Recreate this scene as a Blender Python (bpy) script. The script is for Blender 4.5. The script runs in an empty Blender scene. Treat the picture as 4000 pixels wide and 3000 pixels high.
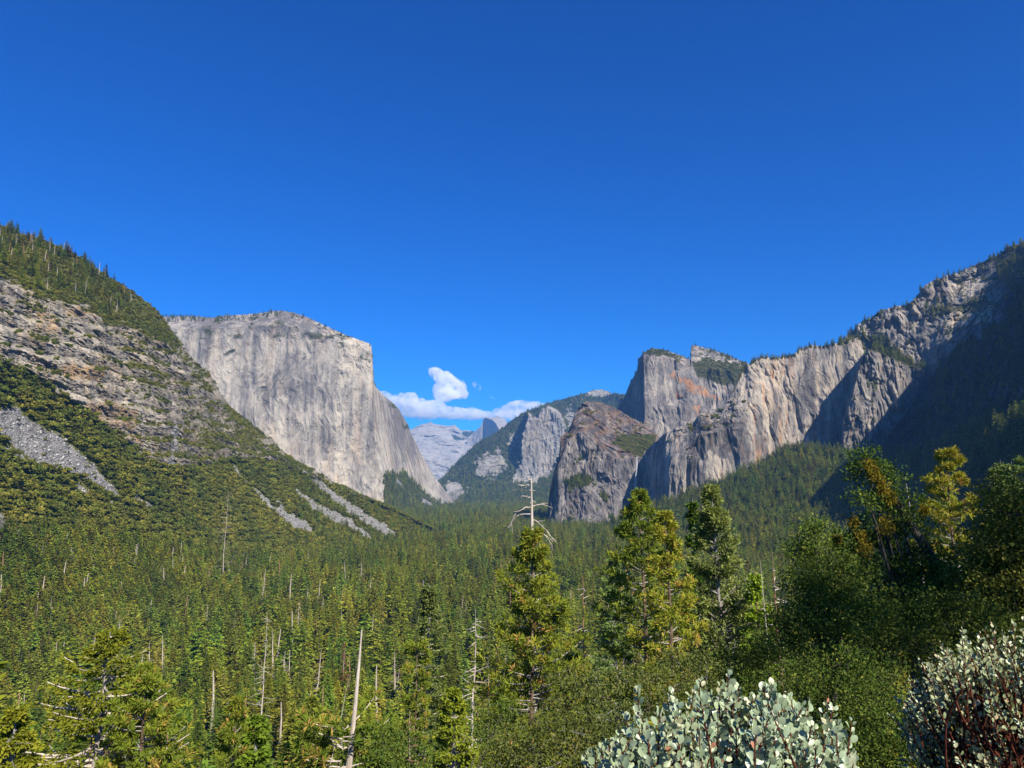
import bpy, math, random
import numpy as np

# ------------------------------------------------------------------ camera
SC = bpy.context.scene
COL = SC.collection
R = math.radians
F = 2777.0                      # focal length in pixels of a 4000 x 3000 frame
Y0 = 1885.0                     # row of the horizon
PITCH = math.atan((Y0 - 1500.0) / F)
CP, SP = math.cos(PITCH), math.sin(PITCH)

cam_d = bpy.data.cameras.new('camera')
cam = bpy.data.objects.new('camera', cam_d)
COL.objects.link(cam)
cam_d.sensor_width = 36.0
cam_d.lens = 36.0 * F / 4000.0
cam_d.clip_start = 0.05
cam_d.clip_end = 120000.0
cam.location = (0, 0, 0)
cam.rotation_euler = (R(90) + PITCH, 0, 0)
SC.camera = cam

# ------------------------------------------------------------------ light
SUN_AZ, SUN_EL = 149.0, 40.0    # clockwise from the view direction, height
world = bpy.data.worlds.new('World')
SC.world = world
world.use_nodes = True
nt = world.node_tree
nt.nodes.clear()
sky = nt.nodes.new('ShaderNodeTexSky')
sky.sky_type = 'NISHITA'
sky.sun_disc = False
sky.sun_elevation = R(SUN_EL)
sky.sun_rotation = R(SUN_AZ)
sky.altitude = 1300
sky.air_density = 1.0
sky.dust_density = 0.0
sky.ozone_density = 4.0
hs = nt.nodes.new('ShaderNodeHueSaturation')
hs.inputs['Hue'].default_value = 0.5
hs.inputs['Saturation'].default_value = 1.30
bg = nt.nodes.new('ShaderNodeBackground')
bg.inputs['Strength'].default_value = 0.052
wo = nt.nodes.new('ShaderNodeOutputWorld')
nt.links.new(sky.outputs[0], hs.inputs['Color'])
tint = nt.nodes.new('ShaderNodeMix')
tint.data_type = 'RGBA'
tint.blend_type = 'MULTIPLY'
tint.inputs[0].default_value = 1.0
tint.inputs[7].default_value = (0.10, 0.90, 1.62, 1)
nt.links.new(hs.outputs[0], tint.inputs[6])
nt.links.new(tint.outputs[2], bg.inputs[0])
nt.links.new(bg.outputs[0], wo.inputs[0])

sun_d = bpy.data.lights.new('sun', 'SUN')
sun_d.energy = 5.0
sun_d.angle = R(0.5)
sun_d.color = (1.0, 0.93, 0.80)
sun = bpy.data.objects.new('sun', sun_d)
COL.objects.link(sun)
sun.rotation_euler = (R(90 - SUN_EL), 0, R(180 - SUN_AZ))

SC.view_settings.view_transform = 'Standard'
SC.view_settings.look = 'None'
SC.view_settings.exposure = 0.86
SC.view_settings.gamma = 1.0
SC.render.engine = 'CYCLES'
HAZE = 3.4e-5
cy = SC.cycles
cy.max_bounces = 8
cy.diffuse_bounces = 2
cy.glossy_bounces = 1
cy.transmission_bounces = 2
cy.transparent_max_bounces = 8
cy.volume_bounces = 8
cy.use_denoising = True
cy.denoiser = 'OPENIMAGEDENOISE'
cy.denoising_input_passes = 'RGB_ALBEDO_NORMAL'
cy.denoising_prefilter = 'ACCURATE'
cy.sample_clamp_indirect = 4.0
SC.render.film_transparent = False

# ------------------------------------------------------------------ helpers
def yc_of(py):
    return (1500.0 - np.asarray(py, float)) / F

def P(px, py, D):
    """point seen at pixel (px, py) at horizontal range D"""
    px = np.asarray(px, float)
    xc = (px - 2000.0) / F
    yc = yc_of(py)
    dy = CP - yc * SP
    dz = SP + yc * CP
    h = np.sqrt(xc * xc + dy * dy)
    s = np.asarray(D, float) / h
    return np.stack(np.broadcast_arrays(xc * s, dy * s, dz * s), -1)

def py_of(px, D, z):
    px, D, z = np.broadcast_arrays(np.asarray(px, float), np.asarray(D, float), np.asarray(z, float))
    xc = (px - 2000.0) / F
    r = z / D
    lo = np.full(px.shape, -1.6)
    hi = np.full(px.shape, 1.6)
    for _ in range(40):
        m = (lo + hi) / 2
        dy = CP - m * SP
        v = (SP + m * CP) / np.sqrt(xc * xc + dy * dy)
        up = v < r
        lo = np.where(up, m, lo)
        hi = np.where(up, hi, m)
    return 1500.0 - F * (lo + hi) / 2

def proj(p):
    """world -> pixel"""
    p = np.asarray(p, float)
    zf = p[..., 1] * CP + p[..., 2] * SP
    up = -p[..., 1] * SP + p[..., 2] * CP
    zf = np.where(np.abs(zf) < 1e-6, 1e-6, zf)
    return 2000 + F * p[..., 0] / zf, 1500 - F * up / zf, zf

_rs = np.random.RandomState(7)
PERM = np.concatenate([_rs.permutation(256)] * 3).astype(np.int32)
_g = _rs.normal(size=(256, 3))
GRAD = (_g / np.linalg.norm(_g, axis=1, keepdims=True)).astype(np.float32)

def perlin(p):
    p = np.asarray(p, np.float64)
    i = np.floor(p)
    f = (p - i).astype(np.float32)
    i = i.astype(np.int64) & 255
    u = f * f * f * (f * (f * 6 - 15) + 10)
    ix, iy, iz = i[..., 0], i[..., 1], i[..., 2]
    out = 0
    for dx in (0, 1):
        wx = u[..., 0] if dx else 1 - u[..., 0]
        a = PERM[(ix + dx) & 255]
        for dy in (0, 1):
            wy = u[..., 1] if dy else 1 - u[..., 1]
            b = PERM[a + ((iy + dy) & 255)]
            for dz in (0, 1):
                wz = u[..., 2] if dz else 1 - u[..., 2]
                g = GRAD[PERM[b + ((iz + dz) & 255)]]
                d = g[..., 0] * (f[..., 0] - dx) + g[..., 1] * (f[..., 1] - dy) + g[..., 2] * (f[..., 2] - dz)
                out = out + wx * wy * wz * d
    return out * 1.6

def fbm(p, octaves=5, gain=0.5, lac=2.07, ridged=False, seed=0.0):
    p = np.asarray(p, float) + seed * 17.31
    a, s, tot = 1.0, 0.0, 0.0
    for _ in range(octaves):
        n = perlin(p)
        if ridged:
            n = 1 - 2 * np.abs(n)
        s = s + a * n
        tot += a
        a *= gain
        p = p * lac + 11.7
    return s / tot

def noise2(x, y, octaves=4, seed=0.0, **k):
    return fbm(np.stack(np.broadcast_arrays(x, y, np.full_like(x, 3.3 + seed)), -1), octaves, seed=seed, **k)

def in_poly(px, py, poly):
    inside = np.zeros(px.shape, bool)
    n = len(poly)
    for k in range(n):
        x1, y1 = poly[k]
        x2, y2 = poly[(k + 1) % n]
        c = ((y1 > py) != (y2 > py)) & (px < (x2 - x1) * (py - y1) / ((y2 - y1) or 1e-9) + x1)
        inside ^= c
    return inside

def sstep(a, b, x):
    t = np.clip((x - a) / (b - a), 0, 1)
    return t * t * (3 - 2 * t)

def mesh_np(name, V, faces, mats=(), attrs=None, smooth=False):
    """V (n,3); faces: list of (array (m,k) of indices, material index)"""
    me = bpy.data.meshes.new(name)
    V = np.ascontiguousarray(V, np.float32)
    me.vertices.add(len(V))
    me.vertices.foreach_set('co', V.ravel())
    faces = [(np.asarray(f, np.int32), m) for f, m in faces if len(f)]
    nl = sum(f.size for f, _ in faces)
    npoly = sum(len(f) for f, _ in faces)
    me.loops.add(nl)
    me.polygons.add(npoly)
    me.loops.foreach_set('vertex_index', np.concatenate([f.ravel() for f, _ in faces]))
    tot = np.concatenate([np.full(len(f), f.shape[1], np.int32) for f, _ in faces])
    st = np.concatenate([[0], np.cumsum(tot)[:-1]]).astype(np.int32)
    me.polygons.foreach_set('loop_start', st)
    me.polygons.foreach_set('material_index', np.concatenate([np.full(len(f), m, np.int32) for f, m in faces]))
    me.polygons.foreach_set('use_smooth', np.full(npoly, bool(smooth)))
    for m in mats:
        me.materials.append(m)
    for k, a in (attrs or {}).items():
        at = me.attributes.new(k, 'FLOAT', 'POINT')
        at.data.foreach_set('value', np.ascontiguousarray(a, np.float32).ravel())
    me.update()
    me.validate()
    return me

def obj(name, me, parent=None, label=None, cat=None, group=None, kind=None):
    o = bpy.data.objects.new(name, me)
    COL.objects.link(o)
    if parent:
        o.parent = parent
    tag(o, label, cat, group, kind)
    return o

def tag(o, label=None, cat=None, group=None, kind=None):
    if label: o['label'] = label
    if cat: o['category'] = cat
    if group: o['group'] = group
    if kind: o['kind'] = kind

def empty(name, loc, rz=0.0):
    o = bpy.data.objects.new(name, None)
    COL.objects.link(o)
    o.location = loc
    o.rotation_euler = (0, 0, rz)
    o.empty_display_size = 0.5
    return o

def copy_tree(o):
    c = o.copy()
    COL.objects.link(c)
    for ch in o.children:
        d = ch.copy()
        COL.objects.link(d)
        d.parent = c
    return c

# ------------------------------------------------------------------ node helpers
class NT:
    def __init__(s, name):
        s.m = bpy.data.materials.new(name)
        s.m.use_nodes = True
        s.t = s.m.node_tree
        s.t.nodes.clear()
        s.out = s.t.nodes.new('ShaderNodeOutputMaterial')
    def n(s, typ, **kw):
        x = s.t.nodes.new(typ)
        for k, v in kw.items():
            setattr(x, k, v)
        return x
    def l(s, a, b):
        s.t.links.new(a, b)
    def val(s, sock, v):
        if hasattr(v, 'is_output') or isinstance(v, bpy.types.NodeSocket):
            s.l(v, sock)
        else:
            sock.default_value = v
    def mix(s, fac, a, b, mode='MIX'):
        x = s.n('ShaderNodeMix', data_type='RGBA', blend_type=mode)
        s.val(x.inputs[0], fac)
        for k, v in ((6, a), (7, b)):
            s.val(x.inputs[k], v if not isinstance(v, tuple) else (*v[:3], 1))
        return x.outputs[2]
    def math(s, op, a, b=0.0, clamp=False):
        x = s.n('ShaderNodeMath', operation=op, use_clamp=clamp)
        s.val(x.inputs[0], a)
        s.val(x.inputs[1], b)
        return x.outputs[0]
    def noise(s, vec, scale, detail=6, rough=0.6, dist=0.0):
        x = s.n('ShaderNodeTexNoise')
        if vec is not None: s.l(vec, x.inputs['Vector'])
        x.inputs['Scale'].default_value = scale
        x.inputs['Detail'].default_value = detail
        x.inputs['Roughness'].default_value = rough
        x.inputs['Distortion'].default_value = dist
        return x.outputs[0]
    def ramp(s, fac, stops):
        x = s.n('ShaderNodeValToRGB')
        e = x.color_ramp.elements
        while len(e) > 1: e.remove(e[-1])
        for k, (p, c) in enumerate(stops):
            el = e[0] if k == 0 else e.new(p)
            el.position = p
            el.color = (*c, 1) if len(c) == 3 else c
        s.l(fac, x.inputs[0])
        return x.outputs[0]
    def rng(s, v, a, b, c=0.0, d=1.0):
        x = s.n('ShaderNodeMapRange')
        s.l(v, x.inputs[0])
        for k, q in zip((1, 2, 3, 4), (a, b, c, d)): x.inputs[k].default_value = q
        return x.outputs[0]
    def mapping(s, vec, scale):
        x = s.n('ShaderNodeMapping')
        s.l(vec, x.inputs[0])
        x.inputs['Scale'].default_value = scale
        return x.outputs[0]
    def attr(s, name, typ='GEOMETRY'):
        x = s.n('ShaderNodeAttribute', attribute_name=name, attribute_type=typ)
        return x.outputs['Fac']

def rock_mat(name, light, mid, dark, streak=(0.03, 0.03, 0.0035), fine=0.08, bump=3.0, veg=((0.035, 0.04, 0.014), (0.075, 0.075, 0.026)),
             stain=(0.36, 0.21, 0.11), scree=((0.25, 0.245, 0.24), (0.13, 0.125, 0.125)), vfine=0.12, contrast=(0.34, 0.66), joint=(0.022, 0.022, 0.009), jdark=0.5):
    s = NT(name)
    geo = s.n('ShaderNodeNewGeometry')
    pos = geo.outputs['Position']
    st = s.noise(s.mapping(pos, streak), 1.0, 8, 0.62, 0.3)
    fi = s.noise(s.mapping(pos, (fine, fine, fine * 0.6)), 1.0, 9, 0.68)
    bl = s.noise(pos, fine * 0.12, 4, 0.55)
    a = s.math('ADD', s.math('MULTIPLY', st, 0.55), s.math('ADD', s.math('MULTIPLY', fi, 0.30), s.math('MULTIPLY', bl, 0.15)))
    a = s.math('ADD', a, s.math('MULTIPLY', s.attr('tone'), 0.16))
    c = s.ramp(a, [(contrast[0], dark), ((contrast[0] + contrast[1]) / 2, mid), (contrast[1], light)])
    # warm streaks
    w = s.noise(s.mapping(pos, (streak[0] * 0.6, streak[1] * 0.6, streak[2] * 0.5)), 1.0, 5, 0.6)
    c = s.mix(s.math('MULTIPLY', s.rng(w, 0.5, 0.68), 0.5), c, s.mix(1.0, c, (1.12, 0.93, 0.72), 'MULTIPLY'))
    # joints: thin dark cracks between blocks of two sizes
    wrp = s.n('ShaderNodeVectorMath', operation='ADD')
    wn = s.n('ShaderNodeTexNoise'); wn.inputs['Scale'].default_value = joint[0] * 1.6; wn.inputs['Detail'].default_value = 4
    s.l(pos, wn.inputs['Vector'])
    wm = s.n('ShaderNodeVectorMath', operation='SCALE'); wm.inputs['Scale'].default_value = 0.9 / joint[0]
    s.l(wn.outputs['Color'], wm.inputs[0]); s.l(wm.outputs[0], wrp.inputs[0]); s.l(pos, wrp.inputs[1])
    def crack(k, w):
        v = s.n('ShaderNodeTexVoronoi', feature='DISTANCE_TO_EDGE')
        v.inputs['Scale'].default_value = 1.0
        s.l(s.mapping(wrp.outputs[0], tuple(q * k for q in joint)), v.inputs['Vector'])
        return s.rng(v.outputs['Distance'], 0.0, w, 1.0, 0.0)
    cr = s.math('MAXIMUM', s.math('MULTIPLY', crack(1.0, 0.045), s.rng(s.noise(pos, joint[0] * 0.5, 3), 0.4, 0.6)), s.math('MULTIPLY', crack(3.1, 0.07), s.rng(s.noise(pos, joint[0] * 0.9, 3), 0.42, 0.62, 0.0, 0.8)))
    c = s.mix(s.math('MULTIPLY', cr, jdark), c, s.mix(1.0, c, (0.28, 0.27, 0.27), 'MULTIPLY'))
    sn = s.math('MULTIPLY', s.attr('stain'), s.rng(s.noise(s.mapping(pos, (streak[0] * 2, streak[1] * 2, streak[2] * 3)), 1.0, 6, 0.65), 0.38, 0.58), True)
    c = s.mix(s.math('MULTIPLY', sn, 0.8), c, stain)
    sc_n = s.noise(pos, vfine * 2.2, 6, 0.8)
    sc_c = s.ramp(sc_n, [(0.38, scree[1]), (0.62, scree[0])])
    c = s.mix(s.attr('scree'), c, sc_c)
    vn = s.noise(pos, vfine, 6, 0.7)
    vc = s.mix(s.rng(vn, 0.35, 0.65), veg[0], veg[1])
    vf = s.math('MULTIPLY', s.attr('veg'), 1.0, True)
    c = s.mix(vf, c, vc)
    b = s.n('ShaderNodeBump')
    b.inputs['Strength'].default_value = 1.0
    b.inputs['Distance'].default_value = bump
    hgt = s.math('SUBTRACT', s.math('ADD', s.math('MULTIPLY', st, 0.9), fi), s.math('MULTIPLY', cr, 0.35))
    s.l(hgt, b.inputs['Height'])
    d = s.n('ShaderNodeBsdfDiffuse')
    d.inputs['Roughness'].default_value = 0.6
    s.l(c, d.inputs[0])
    s.l(b.outputs[0], d.inputs['Normal'])
    s.l(d.outputs[0], s.out.inputs[0])
    return s.m

def leaf_mat(name, stops, trans=0.3, rnd=0.35, patch=0.0, gloss=0.0):
    """stops: ramp over the point attribute 'tint'; rnd: brightness/hue change from copy to copy"""
    s = NT(name)
    c = s.ramp(s.attr('tint'), stops)
    oi = s.n('ShaderNodeObjectInfo').outputs['Random']
    if rnd:
        h = s.n('ShaderNodeHueSaturation')
        s.l(c, h.inputs['Color'])
        s.l(s.rng(oi, 0, 1, 0.5 - 0.035 * rnd / 0.35, 0.5 + 0.03 * rnd / 0.35), h.inputs['Hue'])
        r2 = s.n('ShaderNodeTexWhiteNoise', noise_dimensions='1D')
        s.l(oi, r2.inputs['W'])
        s.l(s.rng(r2.outputs[0], 0, 1, 1 - rnd, 1 + rnd), h.inputs['Value'])
        h.inputs['Saturation'].default_value = 1.0
        c = h.outputs[0]
    if patch:                                  # whole stands greener or browner than the next
        gp = s.n('ShaderNodeNewGeometry').outputs['Position']
        pn = s.noise(gp, patch, 4, 0.6)
        c = s.mix(s.rng(pn, 0.38, 0.62), s.mix(1.0, c, (0.72, 0.80, 0.80), 'MULTIPLY'), s.mix(1.0, c, (1.28, 1.16, 0.95), 'MULTIPLY'))
    d = s.n('ShaderNodeBsdfDiffuse')
    s.l(c, d.inputs[0])
    t = s.n('ShaderNodeBsdfTranslucent')
    s.l(s.mix(1.0, c, (1.25, 1.15, 0.55), 'MULTIPLY'), t.inputs[0])
    m = s.n('ShaderNodeMixShader')
    m.inputs[0].default_value = trans
    s.l(d.outputs[0], m.inputs[1])
    s.l(t.outputs[0], m.inputs[2])
    o = m.outputs[0]
    if gloss:
        g = s.n('ShaderNodeBsdfGlossy')
        g.inputs['Roughness'].default_value = 0.45
        m2 = s.n('ShaderNodeMixShader')
        m2.inputs[0].default_value = gloss
        s.l(o, m2.inputs[1])
        s.l(g.outputs[0], m2.inputs[2])
        o = m2.outputs[0]
    s.l(o, s.out.inputs[0])
    return s.m

def bark_mat(name, a, b, scale=6.0):
    s = NT(name)
    tc = s.n('ShaderNodeTexCoord').outputs['Object']
    n = s.noise(s.mapping(tc, (scale, scale, scale * 0.18)), 1.0, 6, 0.7)
    c = s.ramp(n, [(0.35, a), (0.65, b)])
    bu = s.n('ShaderNodeBump')
    bu.inputs['Distance'].default_value = 0.05
    s.l(n, bu.inputs['Height'])
    d = s.n('ShaderNodeBsdfDiffuse')
    s.l(c, d.inputs[0])
    s.l(bu.outputs[0], d.inputs['Normal'])
    s.l(d.outputs[0], s.out.inputs[0])
    return s.m

# ------------------------------------------------------------------ the ground
FLOOR = -160.0
_gd = np.array([0, 1.5, 3, 6, 10, 20, 30, 60, 100, 150, 200, 300, 400, 500, 650, 1e6])
_gz = np.array([-1.7, -1.85, -2.6, -4.4, -6.8, -13.0, -19, -37, -60, -84, -106, -134, -150, -157, -160, -160])
def zg(x, y):
    x, y = np.asarray(x, float), np.asarray(y, float)
    d = np.hypot(x, y)
    z = np.interp(d, _gd, _gz)
    amp = np.clip(d * 0.02, 0, 5)
    return z + amp * noise2(x / 90.0, y / 90.0, 3)

def zone(d0, d1):
    return None

GA, GN = 260, 300
az = np.linspace(-math.pi, math.pi, GA * 2 + 1)
rr = np.concatenate([[0.0], np.geomspace(0.4, 45000, GN)])
AZ, RR = np.meshgrid(az, rr, indexing='ij')
gx, gy = np.sin(AZ) * RR, np.cos(AZ) * RR
gz = zg(gx, gy)

def grid_faces(nu, nv):
    i = np.arange(nu - 1)[:, None] * nv + np.arange(nv - 1)[None]
    i = i.ravel()
    return np.stack([i, i + nv, i + nv + 1, i + 1], 1)

s = NT('forest_floor')
pos = s.n('ShaderNodeNewGeometry').outputs['Position']
c = s.ramp(s.noise(pos, 0.05, 8, 0.7), [(0.3, (0.03, 0.03, 0.014)), (0.55, (0.06, 0.052, 0.025)), (0.75, (0.10, 0.08, 0.05))])
d = s.n('ShaderNodeBsdfDiffuse')
s.l(c, d.inputs[0]); s.l(d.outputs[0], s.out.inputs[0])
M_FLOOR = s.m
ground = obj('ground', mesh_np('ground', np.stack([gx, gy, gz], -1).reshape(-1, 3), [(grid_faces(len(az), len(rr)), 0)], [M_FLOOR], smooth=True),
             label='brown forest soil of the slope and valley floor beneath the trees', cat='ground', kind='structure')

# ------------------------------------------------------------------ mountains as sheets with a rim and a back
def smooth1(a, n):
    if n < 2: return a
    k = np.hanning(n + 2)[1:-1]
    k /= k.sum()
    b = np.concatenate([np.full(n, a[0]), a, np.full(n, a[-1])])
    return np.convolve(b, k, 'same')[n:-n]

class Sheet:
    pass

def sheet(name, rows, xr, nu, nvs, disp, mat, masks, label, cat, jag=4.0, jagf=14.0, sm=9, back=((120, -30), (500, -350)), bias=None):
    """rows bottom to top: ('y', [(px, py, D)..]) or ('z', [(px, D, z)..])"""
    u = np.linspace(xr[0], xr[1], nu)
    PY, DD = [], []
    for typ, pts in rows:
        q = np.array(pts, float)
        if typ == 'y':
            py = np.interp(u, q[:, 0], q[:, 1])
            D = smooth1(np.interp(u, q[:, 0], q[:, 2]), sm)
        else:
            D = smooth1(np.interp(u, q[:, 0], q[:, 1]), sm)
            py = py_of(u, D, np.interp(u, q[:, 0], q[:, 2]))
        PY.append(py); DD.append(D)
    j = noise2(u / jagf, u * 0 + 0.7, 5, gain=0.6, seed=len(name))
    PY[-1] = PY[-1] + jag * j
    for k in range(len(PY) - 2, -1, -1):     # a lower row never rises above the next one
        PY[k] = np.maximum(PY[k], PY[k + 1] + 0.5)
    py_l, D_l, v_l = [], [], []
    for k in range(len(rows) - 1):
        t = np.linspace(0, 1, nvs[k], endpoint=(k == len(rows) - 2))
        for q in t:
            py_l.append(PY[k] * (1 - q) + PY[k + 1] * q)
            D_l.append(DD[k] * (1 - q) + DD[k + 1] * q)
            v_l.append(np.full(nu, k + q))
    S = Sheet()
    S.py = np.array(py_l).T
    S.D = np.array(D_l).T
    S.v = np.array(v_l).T
    S.px = np.broadcast_to(u[:, None], S.py.shape).copy()
    if bias is not None:
        S.D = S.D + bias(S)
    p0 = P(S.px, S.py, S.D)
    S.D = S.D + disp(p0, S)
    S.P = P(S.px, S.py, S.D)
    du = np.gradient(S.P, axis=0)
    dv = np.gradient(S.P, axis=1)
    n = np.cross(du, dv)
    ar = np.linalg.norm(n, axis=-1)
    n = n / np.maximum(ar, 1e-9)[..., None]
    n *= np.sign((n * -S.P).sum(-1))[..., None]
    S.N, S.area = n, ar
    S.attrs = {'veg': np.zeros_like(S.D), 'scree': np.zeros_like(S.D), 'stain': np.zeros_like(S.D), 'tone': np.zeros_like(S.D)}
    masks(S)
    # rim and back
    rim = S.P[:, -1]
    out = rim / np.linalg.norm(rim[:, :2], axis=1, keepdims=True)
    out[:, 2] = 0
    ex = [rim + out * a + np.array([0, 0, b]) for a, b in back]
    V = np.concatenate([S.P] + [e[:, None] for e in ex], 1)
    nv = V.shape[1]
    pad = len(back)
    at = {k: np.concatenate([a, np.repeat(a[:, -1:], pad, 1)], 1).ravel() for k, a in S.attrs.items()}
    me = mesh_np(name, V.reshape(-1, 3), [(grid_faces(nu, nv), 0)], [mat], at)
    S.o = obj(name, me, label=label, cat=cat, kind='structure')
    return S

def vert(p, fx, fz):
    return p * np.array([1 / fx, 1 / fx, 1 / fz])

def scatter(S, w, N, seed):
    """N random points on the sheet, weights w per vertex times area"""
    rs = np.random.RandomState(seed)
    a = (w * S.area)[:-1, :-1].ravel()
    cdf = np.cumsum(a)
    if cdf[-1] <= 0: return np.zeros((0, 3))
    i = np.searchsorted(cdf, rs.rand(N) * cdf[-1])
    i = np.minimum(i, a.size - 1)
    iu, iv = np.divmod(i, S.D.shape[1] - 1)
    fu, fv = rs.rand(2, N)[..., None]
    Q = S.P
    return (Q[iu, iv] * (1 - fu) * (1 - fv) + Q[iu + 1, iv] * fu * (1 - fv) + Q[iu, iv + 1] * (1 - fu) * fv + Q[iu + 1, iv + 1] * fu * fv)

def setpoly(S, key, polys, val=1.0, wob=10.0, f=30.0, seed=1):
    wx = wob * noise2(S.px / f, S.py / f, 4, seed=seed, gain=0.65)
    wy = wob * noise2(S.px / f, S.py / f, 4, seed=seed + 5, gain=0.65)
    for p in polys:
        S.attrs[key][in_poly(S.px + wx, S.py + wy, p)] = val

# ------------------------------------------------------------------ rock walls and mountains
M_CAP = rock_mat('pale_granite', (0.52, 0.46, 0.36), (0.355, 0.32, 0.27), (0.13, 0.12, 0.115), (0.028, 0.028, 0.0028), 0.035, 8.0, vfine=0.06, joint=(0.011, 0.011, 0.0032), jdark=0.45)
M_LEFT = rock_mat('ledged_rock', (0.43, 0.38, 0.31), (0.24, 0.215, 0.18), (0.085, 0.077, 0.068), (0.05, 0.05, 0.03), 0.11, 5.0,
                  veg=((0.055, 0.065, 0.016), (0.12, 0.122, 0.03)), stain=(0.36, 0.23, 0.11), joint=(0.035, 0.035, 0.06), jdark=0.7)
M_CATH = rock_mat('grey_streaked_granite', (0.43, 0.375, 0.305), (0.195, 0.18, 0.17), (0.062, 0.058, 0.06), (0.034, 0.034, 0.0045), 0.06, 6.0, stain=(0.42, 0.20, 0.08), vfine=0.08, contrast=(0.37, 0.66), joint=(0.018, 0.018, 0.006), jdark=0.6)
M_FAR = rock_mat('distant_granite', (0.31, 0.29, 0.26), (0.20, 0.19, 0.175), (0.095, 0.09, 0.088), (0.012, 0.012, 0.004), 0.012, 20.0, vfine=0.02, joint=(0.0045, 0.0045, 0.002), jdark=0.7,
                 veg=((0.02, 0.028, 0.012), (0.05, 0.06, 0.022)))

def disp_cap(p, S):
    k = sstep(1700, 1450, S.px)
    w = np.stack([fbm(p / 260, 3, seed=s_) for s_ in (31, 32, 33)], -1) * 90
    a = 9 * fbm(vert(p + w, 150, 520), 5, gain=0.6, seed=1) + 55 * fbm(p / 600, 3, seed=2) + 7 * fbm(vert(p + w, 36, 80), 4, gain=0.62, seed=3)
    a += 12 * np.clip(fbm(vert(p + w, 90, 300), 4, ridged=True, seed=4) - 0.25, 0, 1) * 2
    return -a
def masks_cap(S):
    n = noise2(S.px / 60, S.py / 40, 5, gain=0.65)
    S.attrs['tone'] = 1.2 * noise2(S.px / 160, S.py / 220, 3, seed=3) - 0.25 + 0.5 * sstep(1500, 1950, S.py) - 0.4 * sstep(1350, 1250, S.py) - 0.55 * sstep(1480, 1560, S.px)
    S.attrs['stain'] = sstep(0.05, 0.5, noise2(S.px / 50, S.py / 260, 4, seed=8)) * sstep(950, 1150, S.px) * 0.35
    setpoly(S, 'veg', [[(1500, 1852), (1560, 1850), (1600, 1862), (1640, 1905), (1700, 1955), (1800, 2020), (1800, 2100), (1500, 2100)], [(1555, 1842), (1575, 1838), (1600, 1850), (1595, 1870), (1562, 1868)]], 1, 14, 22)
    setpoly(S, 'veg', [[(868, 1385), (905, 1365), (925, 1363), (915, 1375), (880, 1390)]], 0.85, 6, 16)
    rim = S.v > 1.9
    S.attrs['veg'] = np.maximum(S.attrs['veg'], rim * sstep(0.05, 0.3, n) * 0.8)
    setpoly(S, 'scree', [[(1545, 1865), (1560, 1880), (1580, 1915), (1570, 1910), (1550, 1885)], [(1640, 1940), (1700, 1975), (1730, 1985), (1690, 1985), (1650, 1960)]], 1, 8, 20)
    S.attrs['veg'][S.attrs['scree'] > 0.5] = 0
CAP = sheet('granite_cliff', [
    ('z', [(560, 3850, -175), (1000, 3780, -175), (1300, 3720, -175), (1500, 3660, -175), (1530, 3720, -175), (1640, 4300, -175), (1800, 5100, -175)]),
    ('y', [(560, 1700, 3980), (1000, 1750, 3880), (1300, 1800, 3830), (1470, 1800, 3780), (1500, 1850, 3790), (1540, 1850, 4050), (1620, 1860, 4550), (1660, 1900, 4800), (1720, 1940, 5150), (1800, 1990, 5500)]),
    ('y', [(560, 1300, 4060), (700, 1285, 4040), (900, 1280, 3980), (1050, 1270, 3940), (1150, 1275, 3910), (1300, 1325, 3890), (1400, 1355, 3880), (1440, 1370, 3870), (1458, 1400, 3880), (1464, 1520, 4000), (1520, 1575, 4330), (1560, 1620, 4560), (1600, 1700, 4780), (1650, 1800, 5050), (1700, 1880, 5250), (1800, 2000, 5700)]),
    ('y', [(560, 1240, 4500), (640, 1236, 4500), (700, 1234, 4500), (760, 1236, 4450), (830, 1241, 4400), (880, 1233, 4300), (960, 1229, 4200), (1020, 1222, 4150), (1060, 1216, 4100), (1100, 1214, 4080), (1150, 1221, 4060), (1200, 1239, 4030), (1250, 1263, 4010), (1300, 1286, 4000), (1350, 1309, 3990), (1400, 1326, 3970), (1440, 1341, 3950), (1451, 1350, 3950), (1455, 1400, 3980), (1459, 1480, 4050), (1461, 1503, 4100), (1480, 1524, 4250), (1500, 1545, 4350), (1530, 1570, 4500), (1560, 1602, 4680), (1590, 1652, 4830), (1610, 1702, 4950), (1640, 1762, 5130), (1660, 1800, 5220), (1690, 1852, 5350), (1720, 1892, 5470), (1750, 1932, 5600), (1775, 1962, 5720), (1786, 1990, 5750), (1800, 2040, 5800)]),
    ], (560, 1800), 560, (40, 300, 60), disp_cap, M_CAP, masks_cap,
    'huge pale granite cliff with a sheer vertical nose, left of the valley mouth', 'cliff', jag=5, sm=5)

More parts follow.
